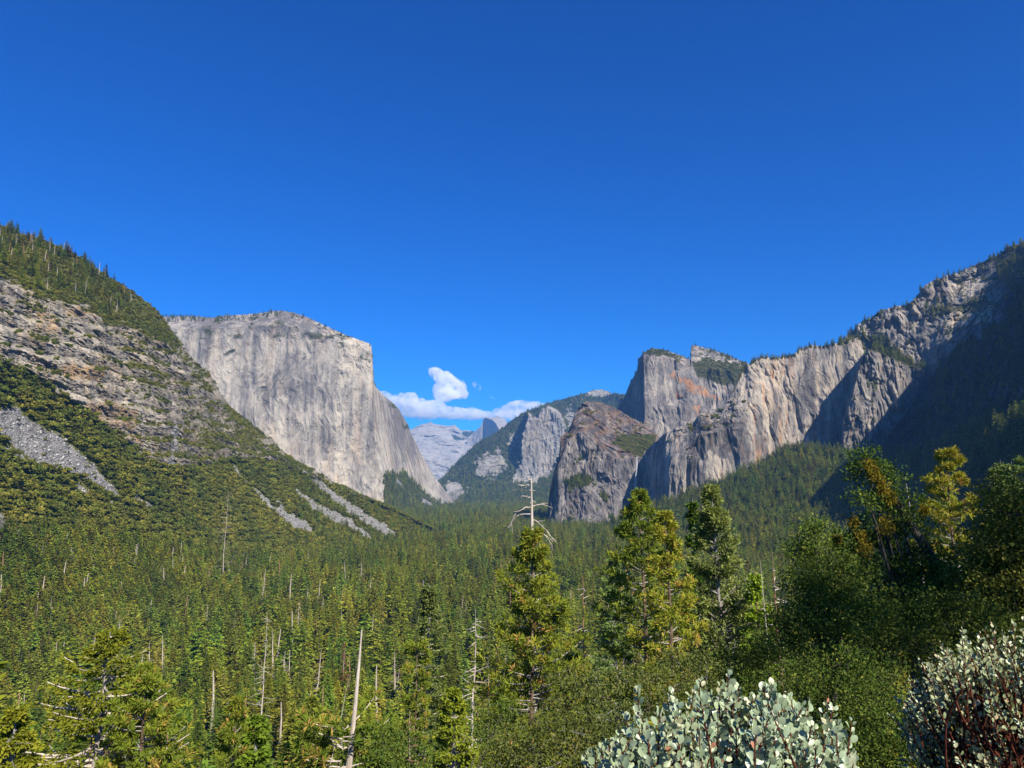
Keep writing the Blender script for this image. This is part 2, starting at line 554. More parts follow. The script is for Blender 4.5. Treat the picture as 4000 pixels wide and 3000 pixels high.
# far summits
def disp_far(p, S):
    return -(420 * fbm(p / 1700, 5, ridged=True, seed=5) + 130 * fbm(p / 320, 4, seed=6))
def masks_far(S):
    n = noise2(S.px / 26, S.py / 18, 5, gain=0.65, seed=4)
    S.attrs['veg'] = sstep(0.34, 0.6, n + 0.3 * (S.N[..., 2] - 0.45)) * 0.6
    S.attrs['tone'] = 0.8 + 0.8 * noise2(S.px / 40, S.py / 40, 3, seed=2)
    setpoly(S, 'veg', [[(1800, 1690), (1850, 1680), (1905, 1690), (1900, 1720), (1850, 1720), (1810, 1705)], [(1760, 1695), (1830, 1715), (1780, 1720)]], 1, 14, 20)
RIDGE = sheet('far_mountain', [
    ('z', [(1500, 12500, -200), (2050, 12500, -200)]),
    ('y', [(1500, 1800, 13600), (1650, 1790, 13600), (1720, 1800, 13600), (2050, 1800, 13600)]),
    ('y', [(1500, 1740, 15000), (1590, 1700, 15200), (1640, 1685, 15300), (1700, 1690, 15300), (1780, 1705, 15300), (1850, 1705, 15300), (2050, 1700, 15300)]),
    ('y', [(1500, 1740, 16000), (1590, 1684, 16200), (1612, 1674, 16300), (1640, 1660, 16300), (1665, 1653, 16300), (1685, 1650, 16300), (1700, 1656, 16400), (1725, 1660, 16400), (1750, 1665, 16400), (1765, 1662, 16400), (1776, 1660, 16400), (1790, 1672, 16400), (1805, 1681, 16500), (1840, 1683, 16500), (1870, 1686, 16500), (1905, 1690, 16500), (2050, 1700, 16500)]),
    ], (1500, 2050), 300, (60, 60, 40), disp_far, M_FAR, masks_far, 'pale bare granite summits far up the valley, left of the cut dome', 'mountain', jag=4)

def disp_dome(p, S):
    return -(60 * fbm(vert(p, 300, 2000), 4, seed=5) + 25 * fbm(p / 150, 3, seed=6))
def masks_dome(S):
    S.attrs['tone'] = 0.6 + 0.3 * noise2(S.px / 40, S.py / 40, 3, seed=2)
DOME = sheet('domed_peak', [
    ('y', [(1825, 1770, 14300), (1882, 1770, 14150), (1886, 1770, 14950), (1940, 1770, 13750), (2015, 1770, 13900)]),
    ('y', [(1825, 1712, 14400), (1845, 1696, 14400), (1868, 1676, 14300), (1880, 1666, 14250), (1886, 1641, 15050), (1895, 1631, 14950), (1910, 1636, 14700), (1925, 1641, 14420), (1938, 1655, 14150), (1947, 1673, 13950), (1960, 1690, 13900), (2015, 1700, 14000)]),
    ('y', [(1825, 1710, 14450), (1845, 1694, 14450), (1868, 1674, 14350), (1880, 1663, 14300), (1886, 1640, 15080), (1894, 1629.5, 15000), (1904, 1631, 15050), (1915, 1632, 15100), (1928, 1629, 15100), (1942, 1627, 15100), (1958, 1630, 15000), (1972, 1638, 14900), (1984, 1650, 14700), (1992, 1664, 14600), (2015, 1685, 14500)]),
    ], (1825, 2015), 190, (60, 40), disp_dome, M_FAR, masks_dome, 'domed peak cut by a sheer blue shaded face, far up the valley', 'mountain', jag=0.8, sm=1, back=((300, -100), (900, -900)))

def blur(m, n):
    k = np.hanning(n + 2)[1:-1]; k /= k.sum()
    m = np.apply_along_axis(lambda a: np.convolve(a, k, 'same'), 0, m)
    return np.apply_along_axis(lambda a: np.convolve(a, k, 'same'), 1, m)
SENT = [(2036, 1700), (2052, 1640), (2066, 1607), (2082, 1640), (2095, 1622), (2120, 1592), (2150, 1588), (2185, 1610), (2205, 1650), (2214, 1700), (2190, 1780), (2150, 1850), (2100, 1885), (2030, 1892), (2000, 1885), (2010, 1840), (2032, 1790)]
def bias_sent(S):
    wx = 22 * noise2(S.px / 16, S.py / 30, 5, gain=0.65, seed=9)
    m = blur(in_poly(S.px + wx, S.py + wx, SENT).astype(float), 5)
    m2 = blur(in_poly(S.px + wx, S.py, [(1860, 1790), (1960, 1755), (1975, 1800), (1985, 1850), (1960, 1870), (1890, 1880), (1850, 1850)]).astype(float), 9)
    return -m * np.maximum(S.D - 6330, 0) * 0.9 - 60 * m2
def disp_sent(p, S):
    return -(70 * fbm(vert(p, 260, 500), 5, ridged=True, seed=11) + 90 * fbm(p / 700, 3, seed=12) + 22 * fbm(vert(p, 50, 160), 4, ridged=True, seed=13))
def masks_sent(S):
    n = noise2(S.px / 30, S.py / 22, 5, gain=0.66, seed=14)
    wx = 22 * noise2(S.px / 16, S.py / 30, 5, gain=0.65, seed=9)
    rock = blur(in_poly(S.px + wx, S.py + wx, SENT).astype(float), 4)
    for p in ([(1855, 1790), (1960, 1755), (1975, 1800), (1980, 1830), (1940, 1870), (1890, 1870), (1850, 1840)], [(1980, 1695), (2010, 1700), (2025, 1740), (1990, 1760)], [(1740, 1880), (1790, 1890), (1830, 1920), (1780, 1960), (1730, 1960)],
              [(2200, 1590), (2230, 1590), (2240, 1660), (2215, 1690)]):
        rock = np.maximum(rock, 0.8 * blur(in_poly(S.px + 60 * noise2(S.px / 26, S.py / 18, 5, gain=0.7, seed=19), S.py + 60 * noise2(S.px / 26, S.py / 18, 5, gain=0.7, seed=29), p).astype(float), 3))
    S.attrs['veg'] = np.clip(1 - rock * 1.15 + 0.9 * np.clip(n, 0, 1) * (rock > 0.1), 0, 1) * sstep(-0.62, -0.22, n)
    S.attrs['tone'] = 0.55 + 0.5 * noise2(S.px / 40, S.py / 60, 3, seed=2)
    setpoly(S, 'veg', [[(2285, 1545), (2300, 1530), (2330, 1520), (2360, 1520), (2395, 1540), (2350, 1552)]], 0, 6, 20)
    setpoly(S, 'scree', [[(1895, 1905), (1990, 1845), (1995, 1850), (1905, 1915)], [(2095, 1920), (2120, 1895), (2128, 1905), (2105, 1935)]], 0.8, 6, 12)
SENTINEL = sheet('wooded_mountain', [
    ('z', [(1690, 6200, -175), (1800, 5500, -175), (2000, 5200, -175), (2200, 5200, -175), (2520, 5200, -175)]),
    ('y', [(1690, 1900, 6600), (1740, 1890, 6500), (1850, 1870, 6400), (2000, 1870, 6300), (2200, 1870, 6300), (2520, 1850, 6300)]),
    ('y', [(1690, 1900, 6900), (1715, 1882, 7000), (1740, 1860, 7000), (1780, 1812, 7050), (1830, 1762, 7100), (1860, 1732, 7100), (1900, 1712, 7100), (1940, 1688, 7100), (1980, 1658, 7150), (2010, 1635, 7200), (2060, 1604, 7200), (2110, 1588, 7200), (2170, 1568, 7250), (2230, 1550, 7300), (2280, 1538, 7400), (2300, 1530, 7500), (2322, 1523, 7600), (2345, 1521, 7600), (2370, 1526, 7600), (2390, 1536, 7500), (2440, 1542, 7400), (2480, 1560, 7400), (2520, 1600, 7400)]),
    ], (1690, 2520), 420, (50, 170), disp_sent, M_FAR, masks_sent, 'wooded mountain with a blue shaded rock buttress behind the valley', 'mountain', jag=5, jagf=9, bias=bias_sent)

# the rocks right of the valley
def disp_cath(p, S):
    w = np.stack([fbm(p / 130, 3, seed=s_) for s_ in (31, 32, 33)], -1) * 22
    return -(15 * fbm(vert(p + w, 75, 230), 5, gain=0.58, ridged=True, seed=21) + 40 * fbm(p / 300, 3, seed=22) + 8 * fbm(vert(p + w, 24, 48), 4, gain=0.6, seed=23) - 70 * np.clip(fbm(vert(p + w * 1.2, 120, 420), 4, ridged=True, gain=0.55, seed=25) - 0.42, 0, 1))
def disp_smooth(p, S):
    w = np.stack([fbm(p / 130, 3, seed=s_) for s_ in (31, 32, 33)], -1) * 20
    return -(7 * fbm(vert(p + w, 70, 300), 5, gain=0.6, ridged=True, seed=21) + 42 * fbm(p / 300, 3, seed=22) + 5 * fbm(vert(p + w, 22, 60), 4, gain=0.62, seed=23) - 55 * np.clip(fbm(vert(p + w, 130, 700), 4, ridged=True, gain=0.55, seed=25) - 0.48, 0, 1))
def disp_lower(p, S):
    k = sstep(0.95, 1.25, S.v)
    return disp_cath(p, S) * (1 - k) - k * (22 * fbm(p / 45, 5, gain=0.62, seed=27) + 46 * fbm(p / 170, 3, ridged=True, seed=28))
def masks_lower(S):
    n = noise2(S.px / 36, S.py / 24, 5, gain=0.66, seed=24)
    up = sstep(0.9, 1.15, S.v)
    S.attrs['veg'] = np.clip(sstep(0.24, 0.5, n + 0.5 * (S.N[..., 2] - 0.55)), 0, 1) * 0.85
    S.attrs['tone'] = -0.1 + 0.9 * noise2(S.px / 30, S.py / 120, 3, seed=2) - 0.5 * up
    S.attrs['stain'] = up * 0.45 * sstep(-0.3, 0.3, n)
    setpoly(S, 'veg', [[(2420, 1700), (2540, 1700), (2560, 1740), (2500, 1785), (2440, 1760), (2400, 1730)], [(2200, 1880), (2290, 1850), (2310, 1890), (2230, 1920)], [(2330, 1930), (2380, 1935), (2370, 1960)]], 0.9, 26, 24)
LOWER = sheet('granite_buttress', [
    ('z', [(2135, 2600, -172), (2300, 2520, -172), (2600, 2620, -172)]),
    ('y', [(2135, 2030, 2700), (2150, 1930, 2690), (2180, 1820, 2650), (2215, 1730, 2660), (2260, 1690, 2690), (2310, 1715, 2670), (2360, 1770, 2650), (2420, 1800, 2650), (2470, 1795, 2650), (2560, 1770, 2700), (2600, 1750, 2750)]),
    ('y', [(2135, 2025, 2780), (2148, 1915, 2780), (2160, 1860, 2770), (2184, 1780, 2760), (2191, 1706, 2780), (2222, 1682, 2850), (2245, 1622, 2880), (2262, 1590, 2900), (2275, 1572, 2920), (2310, 1568, 2960), (2350, 1575, 3000), (2400, 1592, 3050), (2450, 1622, 3080), (2500, 1648, 3100), (2560, 1690, 3120), (2600, 1735, 3140)]),
    ], (2135, 2600), 340, (150, 110), disp_lower, M_CATH, masks_lower, 'rough granite buttress with a brown scrubby shoulder, left of the waterfall', 'cliff', jag=9, jagf=14, sm=5)

def masks_high(S):
    n = noise2(S.px / 36, S.py / 24, 5, gain=0.66, seed=31)
    S.attrs['veg'] = sstep(0.2, 0.45, n + 0.8 * (S.N[..., 2] - 0.6)) * 0.9
    S.attrs['tone'] = 0.15 + 0.8 * noise2(S.px / 50, S.py / 90, 3, seed=2)
    setpoly(S, 'veg', [[(2705, 1420), (2760, 1400), (2920, 1430), (3000, 1440), (2960, 1470), (2880, 1510), (2800, 1500), (2720, 1460)], [(2505, 1380), (2560, 1362), (2700, 1400), (2660, 1395), (2560, 1385)]], 0.9, 24, 26)
    setpoly(S, 'stain', [[(2600, 1450), (2640, 1460), (2760, 1520), (2820, 1560), (2790, 1560), (2700, 1530)], [(2700, 1590), (2740, 1580), (2730, 1620)], [(2640, 1530), (2670, 1540), (2650, 1560)]], 1.0, 26, 24)
HIGH = sheet('granite_tower', [
    ('y', [(2395, 1760, 3650), (2520, 1760, 3250), (2700, 1760, 3280), (3000, 1760, 3400)]),
    ('y', [(2395, 1660, 3800), (2412, 1610, 3800), (2450, 1540, 3700), (2490, 1470, 3500), (2515, 1420, 3380), (2560, 1385, 3380), (2640, 1410, 3390), (2700, 1440, 3400), (2760, 1440, 3450), (2900, 1450, 3480), (3000, 1470, 3500)]),
    ('y', [(2395, 1650, 3850), (2412, 1592, 3850), (2440, 1548, 3800), (2452, 1516, 3760), (2488, 1446, 3600), (2494, 1402, 3560), (2512, 1378, 3500), (2550, 1360, 3500), (2600, 1368, 3520), (2650, 1385, 3540), (2697, 1402, 3560), (2700, 1352, 3700), (2722, 1350, 3720), (2780, 1366, 3740), (2850, 1390, 3740), (2920, 1418, 3740), (2960, 1428, 3740), (3000, 1435, 3740)]),
    ], (2395, 3000), 380, (190, 50), disp_smooth, M_CATH, masks_high, 'tall grey granite tower streaked with orange, behind the waterfall', 'cliff', jag=6, jagf=14, sm=3)

def masks_wall(S):
    n = noise2(S.px / 36, S.py / 24, 5, gain=0.66, seed=41)
    S.attrs['veg'] = sstep(0.3, 0.5, n + 0.8 * (S.N[..., 2] - 0.6)) * 0.9
    S.attrs['tone'] = 0.35 + 1.5 * noise2(S.px / 38, S.py / 260, 4, seed=2) + 0.7 * sstep(1640, 1560, S.py) * sstep(2880, 2980, S.px) * sstep(3090, 3060, S.px)
    S.attrs['stain'] = 0.85 * sstep(0.0, 0.4, noise2(S.px / 22, S.py / 150, 4, seed=6)) * sstep(2900, 2960, S.px) * sstep(3110, 3080, S.px) + 0.3 * sstep(0.1, 0.5, noise2(S.px / 18, S.py / 150, 4, seed=16))
    setpoly(S, 'tone', [[(2690, 1660), (2740, 1640), (2900, 1650), (2940, 1700), (2930, 1790), (2850, 1800), (2760, 1760), (2730, 1830), (2700, 1900), (2690, 1780)]], -0.35, 24, 40)
WALL = sheet('granite_wall', [
    ('z', [(2440, 2640, -172), (2490, 2640, -172), (2540, 2580, -172), (2585, 2370, -172), (2620, 2310, -172), (2800, 2280, -172), (3070, 2350, -172), (3400, 2450, -172)]),
    ('y', [(2440, 1900, 2670), (2490, 1880, 2670), (2545, 1850, 2600), (2590, 1850, 2400), (2620, 1830, 2340), (2700, 1780, 2320), (2740, 1700, 2330), (2840, 1680, 2340), (2920, 1690, 2350), (3000, 1700, 2390), (3060, 1710, 2430), (3180, 1650, 2470), (3400, 1600, 2530)]),
    ('y', [(2440, 1810, 2710), (2468, 1788, 2710), (2490, 1783, 2710), (2505, 1780, 2690), (2545, 1738, 2640), (2600, 1692, 2480), (2640, 1672, 2450), (2710, 1650, 2440), (2735, 1616, 2430), (2780, 1600, 2430), (2830, 1586, 2430), (2850, 1560, 2440), (2870, 1528, 2450), (2893, 1470, 2460), (2912, 1440, 2470), (2942, 1406, 2480), (2975, 1393, 2490), (3010, 1398, 2500), (3060, 1392, 2510), (3100, 1385, 2520), (3130, 1360, 2530), (3165, 1348, 2540), (3200, 1352, 2550), (3300, 1336, 2580), (3400, 1300, 2620)]),
    ], (2440, 3400), 560, (60, 260), disp_smooth, M_CATH, masks_wall, 'broad granite wall with cream and black streaks, right of the waterfall', 'cliff', jag=6, jagf=14, sm=4)

PILLAR = [(3285, 1800), (3296, 1640), (3320, 1560), (3345, 1470), (3365, 1400), (3390, 1366), (3440, 1372), (3500, 1402), (3570, 1432), (3620, 1442), (3580, 1560), (3510, 1660), (3440, 1760), (3390, 1800)]
def bias_right(S):
    wx = 8 * noise2(S.px / 16, S.py / 40, 4, seed=9)
    m = blur(in_poly(S.px + wx, S.py, PILLAR).astype(float), 5)
    return -m * 210 * np.clip((3640 - S.px) / 300, 0, 1)
def disp_right(p, S):
    w = np.stack([fbm(p / 110, 3, seed=s_) for s_ in (31, 32, 33)], -1) * 24
    pl = blur(in_poly(S.px, S.py, PILLAR).astype(float), 7)
    return -(16 * fbm(vert(p + w, 70, 160), 5, gain=0.58, ridged=True, seed=51) + 44 * fbm(p / 260, 3, seed=52) + 11 * fbm(vert(p + w, 20, 24), 4, gain=0.6, seed=53) - 80 * np.clip(fbm(vert(p + w * 1.2, 110, 260), 4, ridged=True, gain=0.55, seed=56) - 0.36, 0, 1) + 20 * pl * fbm(vert(p + w * 0.3, 34, 330), 3, ridged=True, seed=55))
def masks_right(S):
    n = noise2(S.px / 40, S.py / 26, 5, gain=0.66, seed=54)
    S.attrs['veg'] = sstep(0.12, 0.4, n + 0.9 * (S.N[..., 2] - 0.55)) * 0.9
    S.attrs['tone'] = 0.1 + 0.8 * noise2(S.px / 40, S.py / 120, 3, seed=2)
    setpoly(S, 'veg', [[(3230, 1345), (3330, 1330), (3380, 1300), (3460, 1330), (3540, 1400), (3600, 1430), (3560, 1440), (3480, 1400), (3390, 1362), (3340, 1370)], [(3720, 1200), (3850, 1150), (3860, 1200), (3760, 1230)], [(3620, 1210), (3700, 1190), (3720, 1230), (3640, 1240)]], 0.9, 26, 24)
    setpoly(S, 'tone', [[(3690, 1105), (3830, 1085), (3850, 1120), (3800, 1150), (3730, 1170)], [(3640, 1240), (3760, 1200), (3880, 1180), (3870, 1260), (3700, 1270)]], 1.0, 16, 24)
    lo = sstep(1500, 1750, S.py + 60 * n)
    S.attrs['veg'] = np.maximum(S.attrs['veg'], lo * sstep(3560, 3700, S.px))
    edge = np.interp(S.py + 30 * n, [1000, 1050, 1130, 1250, 1290, 1330, 1430, 1560, 1760], [3800, 3835, 3885, 3890, 3855, 3740, 3640, 3580, 3420])  # outline of the cast shadow; colour darkens to its right
    shade_veg = sstep(-0.15, 0.12, n + 0.3 * noise2(S.px / 120, S.py / 160, 3, seed=57)) * sstep(20, 80, S.px - edge)  # dense dark cover past the shadow outline, standing in for deep shade
    S.attrs['veg'] = np.maximum(S.attrs['veg'], shade_veg)
    S.attrs['wood_and_shade'] = np.maximum(lo * sstep(3560, 3700, S.px), shade_veg)  # low forest together with the cover that deepens the shade
    S.attrs['tone'] -= 0.7 * sstep(0, 60, S.px - edge) + 0.25 * sstep(3350, 3300, S.px) * 0  # shade painted into the rock tone past the shadow outline
RIGHT = sheet('shadowed_mountain', [  # unseen crest past the right frame side is shaped to cast the shadow line
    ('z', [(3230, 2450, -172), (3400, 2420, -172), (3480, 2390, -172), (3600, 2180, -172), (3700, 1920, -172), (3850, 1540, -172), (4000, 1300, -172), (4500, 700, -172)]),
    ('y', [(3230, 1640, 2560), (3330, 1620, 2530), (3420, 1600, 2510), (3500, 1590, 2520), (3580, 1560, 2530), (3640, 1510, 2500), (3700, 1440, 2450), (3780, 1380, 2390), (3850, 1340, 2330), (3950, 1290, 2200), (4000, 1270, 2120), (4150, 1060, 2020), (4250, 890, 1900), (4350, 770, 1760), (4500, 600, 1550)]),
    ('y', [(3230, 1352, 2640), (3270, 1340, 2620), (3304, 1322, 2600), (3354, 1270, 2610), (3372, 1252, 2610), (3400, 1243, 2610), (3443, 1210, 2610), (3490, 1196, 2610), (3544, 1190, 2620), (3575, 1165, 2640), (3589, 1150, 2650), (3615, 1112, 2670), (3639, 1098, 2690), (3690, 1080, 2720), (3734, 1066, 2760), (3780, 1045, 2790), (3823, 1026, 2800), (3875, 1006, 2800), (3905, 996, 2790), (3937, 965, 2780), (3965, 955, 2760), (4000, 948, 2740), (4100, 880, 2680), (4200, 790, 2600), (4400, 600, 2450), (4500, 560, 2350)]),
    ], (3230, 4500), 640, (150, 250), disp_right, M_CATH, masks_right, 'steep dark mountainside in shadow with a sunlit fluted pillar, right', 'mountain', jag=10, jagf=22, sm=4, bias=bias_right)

# wooded slope below the wall
def disp_slope(p, S):
    return -(30 * fbm(p / 160, 4, seed=61))
def masks_slope(S):
    S.attrs['veg'][:] = 1
    setpoly(S, 'veg', [[(3030, 1830), (3090, 1820), (3085, 1850), (3020, 1875), (3005, 1860)]], 0, 14, 24)
SLOPE = sheet('wooded_slope', [
    ('z', [(2380, 2350, -172), (2600, 1900, -172), (2900, 1500, -172), (3300, 1250, -172), (4000, 950, -172), (4500, 700, -172)]),
    ('y', [(2380, 2060, 2500), (2450, 2030, 2450), (2550, 1992, 2330), (2620, 1968, 2310), (2700, 1935, 2300), (2850, 1880, 2300), (2950, 1835, 2320), (3010, 1800, 2370), (3080, 1755, 2390), (3200, 1755, 2330), (3300, 1785, 2220), (3400, 1800, 2120), (3600, 1770, 1880), (3800, 1710, 1580), (4000, 1650, 1330), (4500, 1400, 780)]),
    ], (2380, 4500), 300, (100,), disp_slope, M_LEFT, masks_slope, 'dark wooded slope below the granite wall, right side of the valley', 'hillside', jag=6, back=((60, -60), (200, -400)))

# the left mountainside
SCREE = [[(-60, 1590), (0, 1603), (62, 1596), (130, 1650), (240, 1705), (300, 1760), (370, 1830), (430, 1890), (478, 1938), (430, 1942), (370, 1892), (280, 1852), (200, 1822), (130, 1802), (60, 1742), (0, 1692), (-60, 1650)],
         [(505, 1932), (560, 1955), (625, 2005), (595, 1994), (520, 1962)], [(-20, 1728), (60, 1768), (150, 1818), (135, 1822), (50, 1782), (-20, 1748)], [(252, 1868), (300, 1888), (355, 1932), (340, 1932), (285, 1912)],
         [(398, 1953), (440, 1968), (448, 1980), (410, 1968)], [(502, 1998), (560, 2028), (566, 2036), (515, 2010)], [(-40, 2000), (5, 2015), (30, 2050), (80, 2082), (102, 2130), (95, 2155), (0, 2125), (-40, 2110)],
         [(895, 1806), (912, 1815), (940, 1855), (982, 1900), (970, 1895), (925, 1858)], [(985, 1910), (1010, 1920), (1060, 1970), (1130, 2005), (1200, 2040), (1228, 2085), (1180, 2078), (1100, 2032), (1020, 1955)],
         [(1140, 1915), (1160, 1918), (1230, 1962), (1300, 1998), (1370, 2036), (1440, 2080), (1458, 2122), (1400, 2092), (1300, 2042), (1210, 1988)], [(1145, 1816), (1165, 1825), (1230, 1868), (1300, 1918), (1400, 1988), (1500, 2048), (1582, 2116), (1500, 2088), (1400, 2034), (1310, 1966), (1230, 1895)],
         [(1070, 1950), (1085, 1955), (1110, 1995), (1095, 1990)], [(655, 1820), (672, 1770), (668, 1700), (690, 1640), (700, 1700), (686, 1780), (680, 1835)]]
def disp_left(p, S):
    cl = sstep(0.9, 1.1, S.v) * sstep(2.25, 2.0, S.v)
    cl = np.maximum(cl, 0.35)
    led = 13 * fbm(p * np.array([1 / 70, 1 / 70, 1 / 26]), 5, ridged=True, gain=0.6, seed=71) * cl
    blk = 7 * fbm(p * np.array([1 / 22, 1 / 22, 1 / 10]), 4, ridged=True, gain=0.6, seed=72) * cl
    gul = 48 * fbm(np.stack([S.px / 150, S.v * 0.5, S.px * 0], -1), 3, ridged=True, seed=73) * sstep(0.6, 1.2, S.v)
    lump = 12 * fbm(p / 90, 4, seed=74) + 28 * fbm(p / 300, 2, seed=75)
    sc = np.zeros(S.px.shape, bool)
    for q in SCREE: sc |= in_poly(S.px, S.py, q)
    rough = 3.5 * fbm(p / 9.0, 3, gain=0.7, seed=76) * sc
    zz = (p[..., 2] + 16 * fbm(p / 130, 3, seed=80)) / 26.0          # rock steps: steep risers and narrow ledges
    fr = zz - np.floor(zz)
    rock = sstep(0.95, 1.1, S.v) * sstep(2.2, 2.0, S.v)
    step = 26 * (sstep(0.62, 1.0, fr) - fr) * rock * sstep(-0.5, 0.1, fbm(p / 110, 2, seed=81))
    S.step = fr * rock
    return -(led * 0.7 + blk + gul + lump + rough) + step
def masks_left(S):
    n = noise2(S.px / 46, S.py / 26, 6, gain=0.66, seed=77)
    n2 = noise2(S.px / 160, S.py / 110, 3, seed=78)
    low = sstep(1.06, 0.97, S.v + 0.12 * n)
    high = sstep(1.95, 2.1, S.v + 0.25 * n) * sstep(760, 560, S.px)
    mid = sstep(0.12, 0.30, 0.8 * n + 0.7 * (S.N[..., 2] - 0.62) + 0.22 * sstep(350, 700, S.px) + 0.45 * n2 + 0.25 * noise2(S.px / 14, S.py / 10, 3, seed=79))
    S.attrs['veg'] = np.maximum(np.maximum(low, 0.92 * high * sstep(-0.5, -0.25, n)), mid * 0.9)
    S.attrs['tone'] = 0.25 + 0.6 * noise2(S.px / 90, S.py / 70, 3, seed=2) - 0.4 * sstep(450, 750, S.px) + 0.55 * (S.step - 0.4) * (S.step > 0)
    S.attrs['stain'] = 0.25 * sstep(0, 0.3, n2)
    setpoly(S, 'stain', [[(230, 1420), (330, 1425), (420, 1450), (400, 1480), (320, 1490), (240, 1460)], [(320, 1575), (430, 1575), (540, 1610), (550, 1660), (460, 1680), (380, 1640)], [(130, 1190), (190, 1200), (240, 1280), (230, 1320), (160, 1290)], [(480, 1700), (560, 1690), (560, 1740)], [(230, 1190), (400, 1200), (390, 1230), (260, 1240)]], 1.0, 40, 40)
    setpoly(S, 'scree', SCREE, 1.0, 22, 24)
    S.attrs['veg'][S.attrs['scree'] > 0.5] = 0
    S.attrs['veg'][(S.attrs['scree'] > 0.5) & (n > 0.42)] = 0.9
LEFT = sheet('mountainside', [
    ('z', [(-500, 450, -175), (0, 640, -175), (400, 820, -175), (800, 1050, -175), (1200, 1400, -175), (1500, 1750, -175), (1700, 2050, -175), (1790, 2150, -178)]),
    ('y', [(-500, 1300, 900), (0, 1430, 1080), (100, 1450, 1120), (200, 1530, 1150), (300, 1590, 1180), (400, 1660, 1220), (500, 1740, 1270), (560, 1800, 1290), (650, 1840, 1350), (760, 1830, 1450), (900, 1800, 1650), (1000, 1790, 1780), (1150, 1830, 1900), (1300, 1900, 2000), (1540, 1995, 2080), (1700, 2070, 2150), (1790, 2116, 2160)]),
    ('y', [(-500, 850, 1050), (0, 1080, 1200), (100, 1140, 1230), (200, 1180, 1260), (300, 1195, 1310), (350, 1200, 1350), (420, 1290, 1400), (480, 1270, 1450), (560, 1300, 1500), (640, 1330, 1560), (700, 1400, 1620), (770, 1480, 1700), (850, 1560, 1780), (905, 1630, 1830), (1000, 1720, 1880), (1150, 1815, 1950), (1300, 1890, 2030), (1540, 1990, 2090), (1700, 2067, 2160), (1790, 2113, 2170)]),
    ('y', [(-500, 640, 1400), (0, 885, 1550), (60, 905, 1570), (150, 930, 1590), (250, 975, 1620), (320, 1008, 1640), (380, 1050, 1660), (450, 1095, 1690), (520, 1140, 1720), (570, 1178, 1750), (600, 1205, 1760), (640, 1240, 1780), (665, 1290, 1790), (700, 1332, 1800), (740, 1380, 1820), (770, 1420, 1830), (820, 1458, 1850), (850, 1512, 1870), (870, 1550, 1880), (905, 1592, 1900), (950, 1627, 1920), (1000, 1670, 1950), (1070, 1722, 1980), (1100, 1760, 2000), (1150, 1795, 2020), (1250, 1850, 2060), (1300, 1880, 2080), (1400, 1925, 2100), (1500, 1965, 2120), (1540, 1985, 2130), (1620, 2030, 2150), (1700, 2065, 2180), (1790, 2110, 2190)]),
    ], (-500, 1790), 930, (170, 200, 90), disp_left, M_LEFT, masks_left, 'brush covered mountainside with grey scree chutes and rock ledges, left', 'mountain', jag=9, jagf=26, sm=25)

# waterfall in the notch: thin uneven curtain of falling water
s = NT('falling_water')
pos = s.n('ShaderNodeNewGeometry').outputs['Position']
n = s.noise(s.mapping(pos, (0.25, 0.25, 0.02)), 1.0, 5, 0.7)
d = s.n('ShaderNodeBsdfDiffuse')
d.inputs[0].default_value = (0.75, 0.78, 0.8, 1)
tr = s.n('ShaderNodeBsdfTransparent')
mx = s.n('ShaderNodeMixShader')
s.l(s.rng(n, 0.4, 0.62), mx.inputs[0])
s.l(tr.outputs[0], mx.inputs[1]); s.l(d.outputs[0], mx.inputs[2]); s.l(mx.outputs[0], s.out.inputs[0])
M_WATER = s.m
rs = np.random.RandomState(4)
wv, wf = [], []
nn = 40
for i in range(nn):
    t = i / (nn - 1)
    px = 2488 - 8 * t + 1.2 * math.sin(9 * t)
    py = 1786 + 165 * t
    hw = 2.2 + 2.0 * t
    Dm = 2590 - 10 * t
    for a in (-1, 0, 1):
        wv.append(P(px + a * hw, py, Dm - (4 if a == 0 else 0)))
    for a in (1, -1):
        wv.append(P(px + a * hw, py, Dm + 5))
for i in range(nn - 1):
    for a in range(5):
        b = (a + 1) % 5
        wf.append((5 * i + a, 5 * i + b, 5 * i + 5 + b, 5 * i + 5 + a))
obj('waterfall', mesh_np('waterfall', np.array(wv), [(np.array(wf), 0)], [M_WATER], smooth=True), label='thin white waterfall dropping from a notch in the granite', cat='waterfall', kind='structure')
#PART3
# ------------------------------------------------------------------ plants: mesh builders (local coordinates, foot at the origin)
def unit(v):
    return v / np.maximum(np.linalg.norm(v, axis=-1, keepdims=True), 1e-9)

def tube(pts, rad, sides=6, cap=True):
    pts = np.asarray(pts, float); n = len(pts)
    rad = np.broadcast_to(np.asarray(rad, float), (n,))
    t = unit(np.gradient(pts, axis=0))
    ref = np.where(np.abs(t[:, 2:3]) > 0.9, np.array([[1.0, 0, 0]]), np.array([[0, 0, 1.0]]))
    a = unit(np.cross(t, ref)); b = np.cross(t, a)
    th = np.arange(sides) * 2 * math.pi / sides
    V = pts[:, None] + rad[:, None, None] * (np.cos(th)[None, :, None] * a[:, None] + np.sin(th)[None, :, None] * b[:, None])
    i = np.arange(n - 1)[:, None] * sides
    k = np.arange(sides)[None]; k2 = (k + 1) % sides
    Fq = np.stack([i + k, i + k2, i + sides + k2, i + sides + k], -1).reshape(-1, 4)
    return V.reshape(-1, 3), Fq

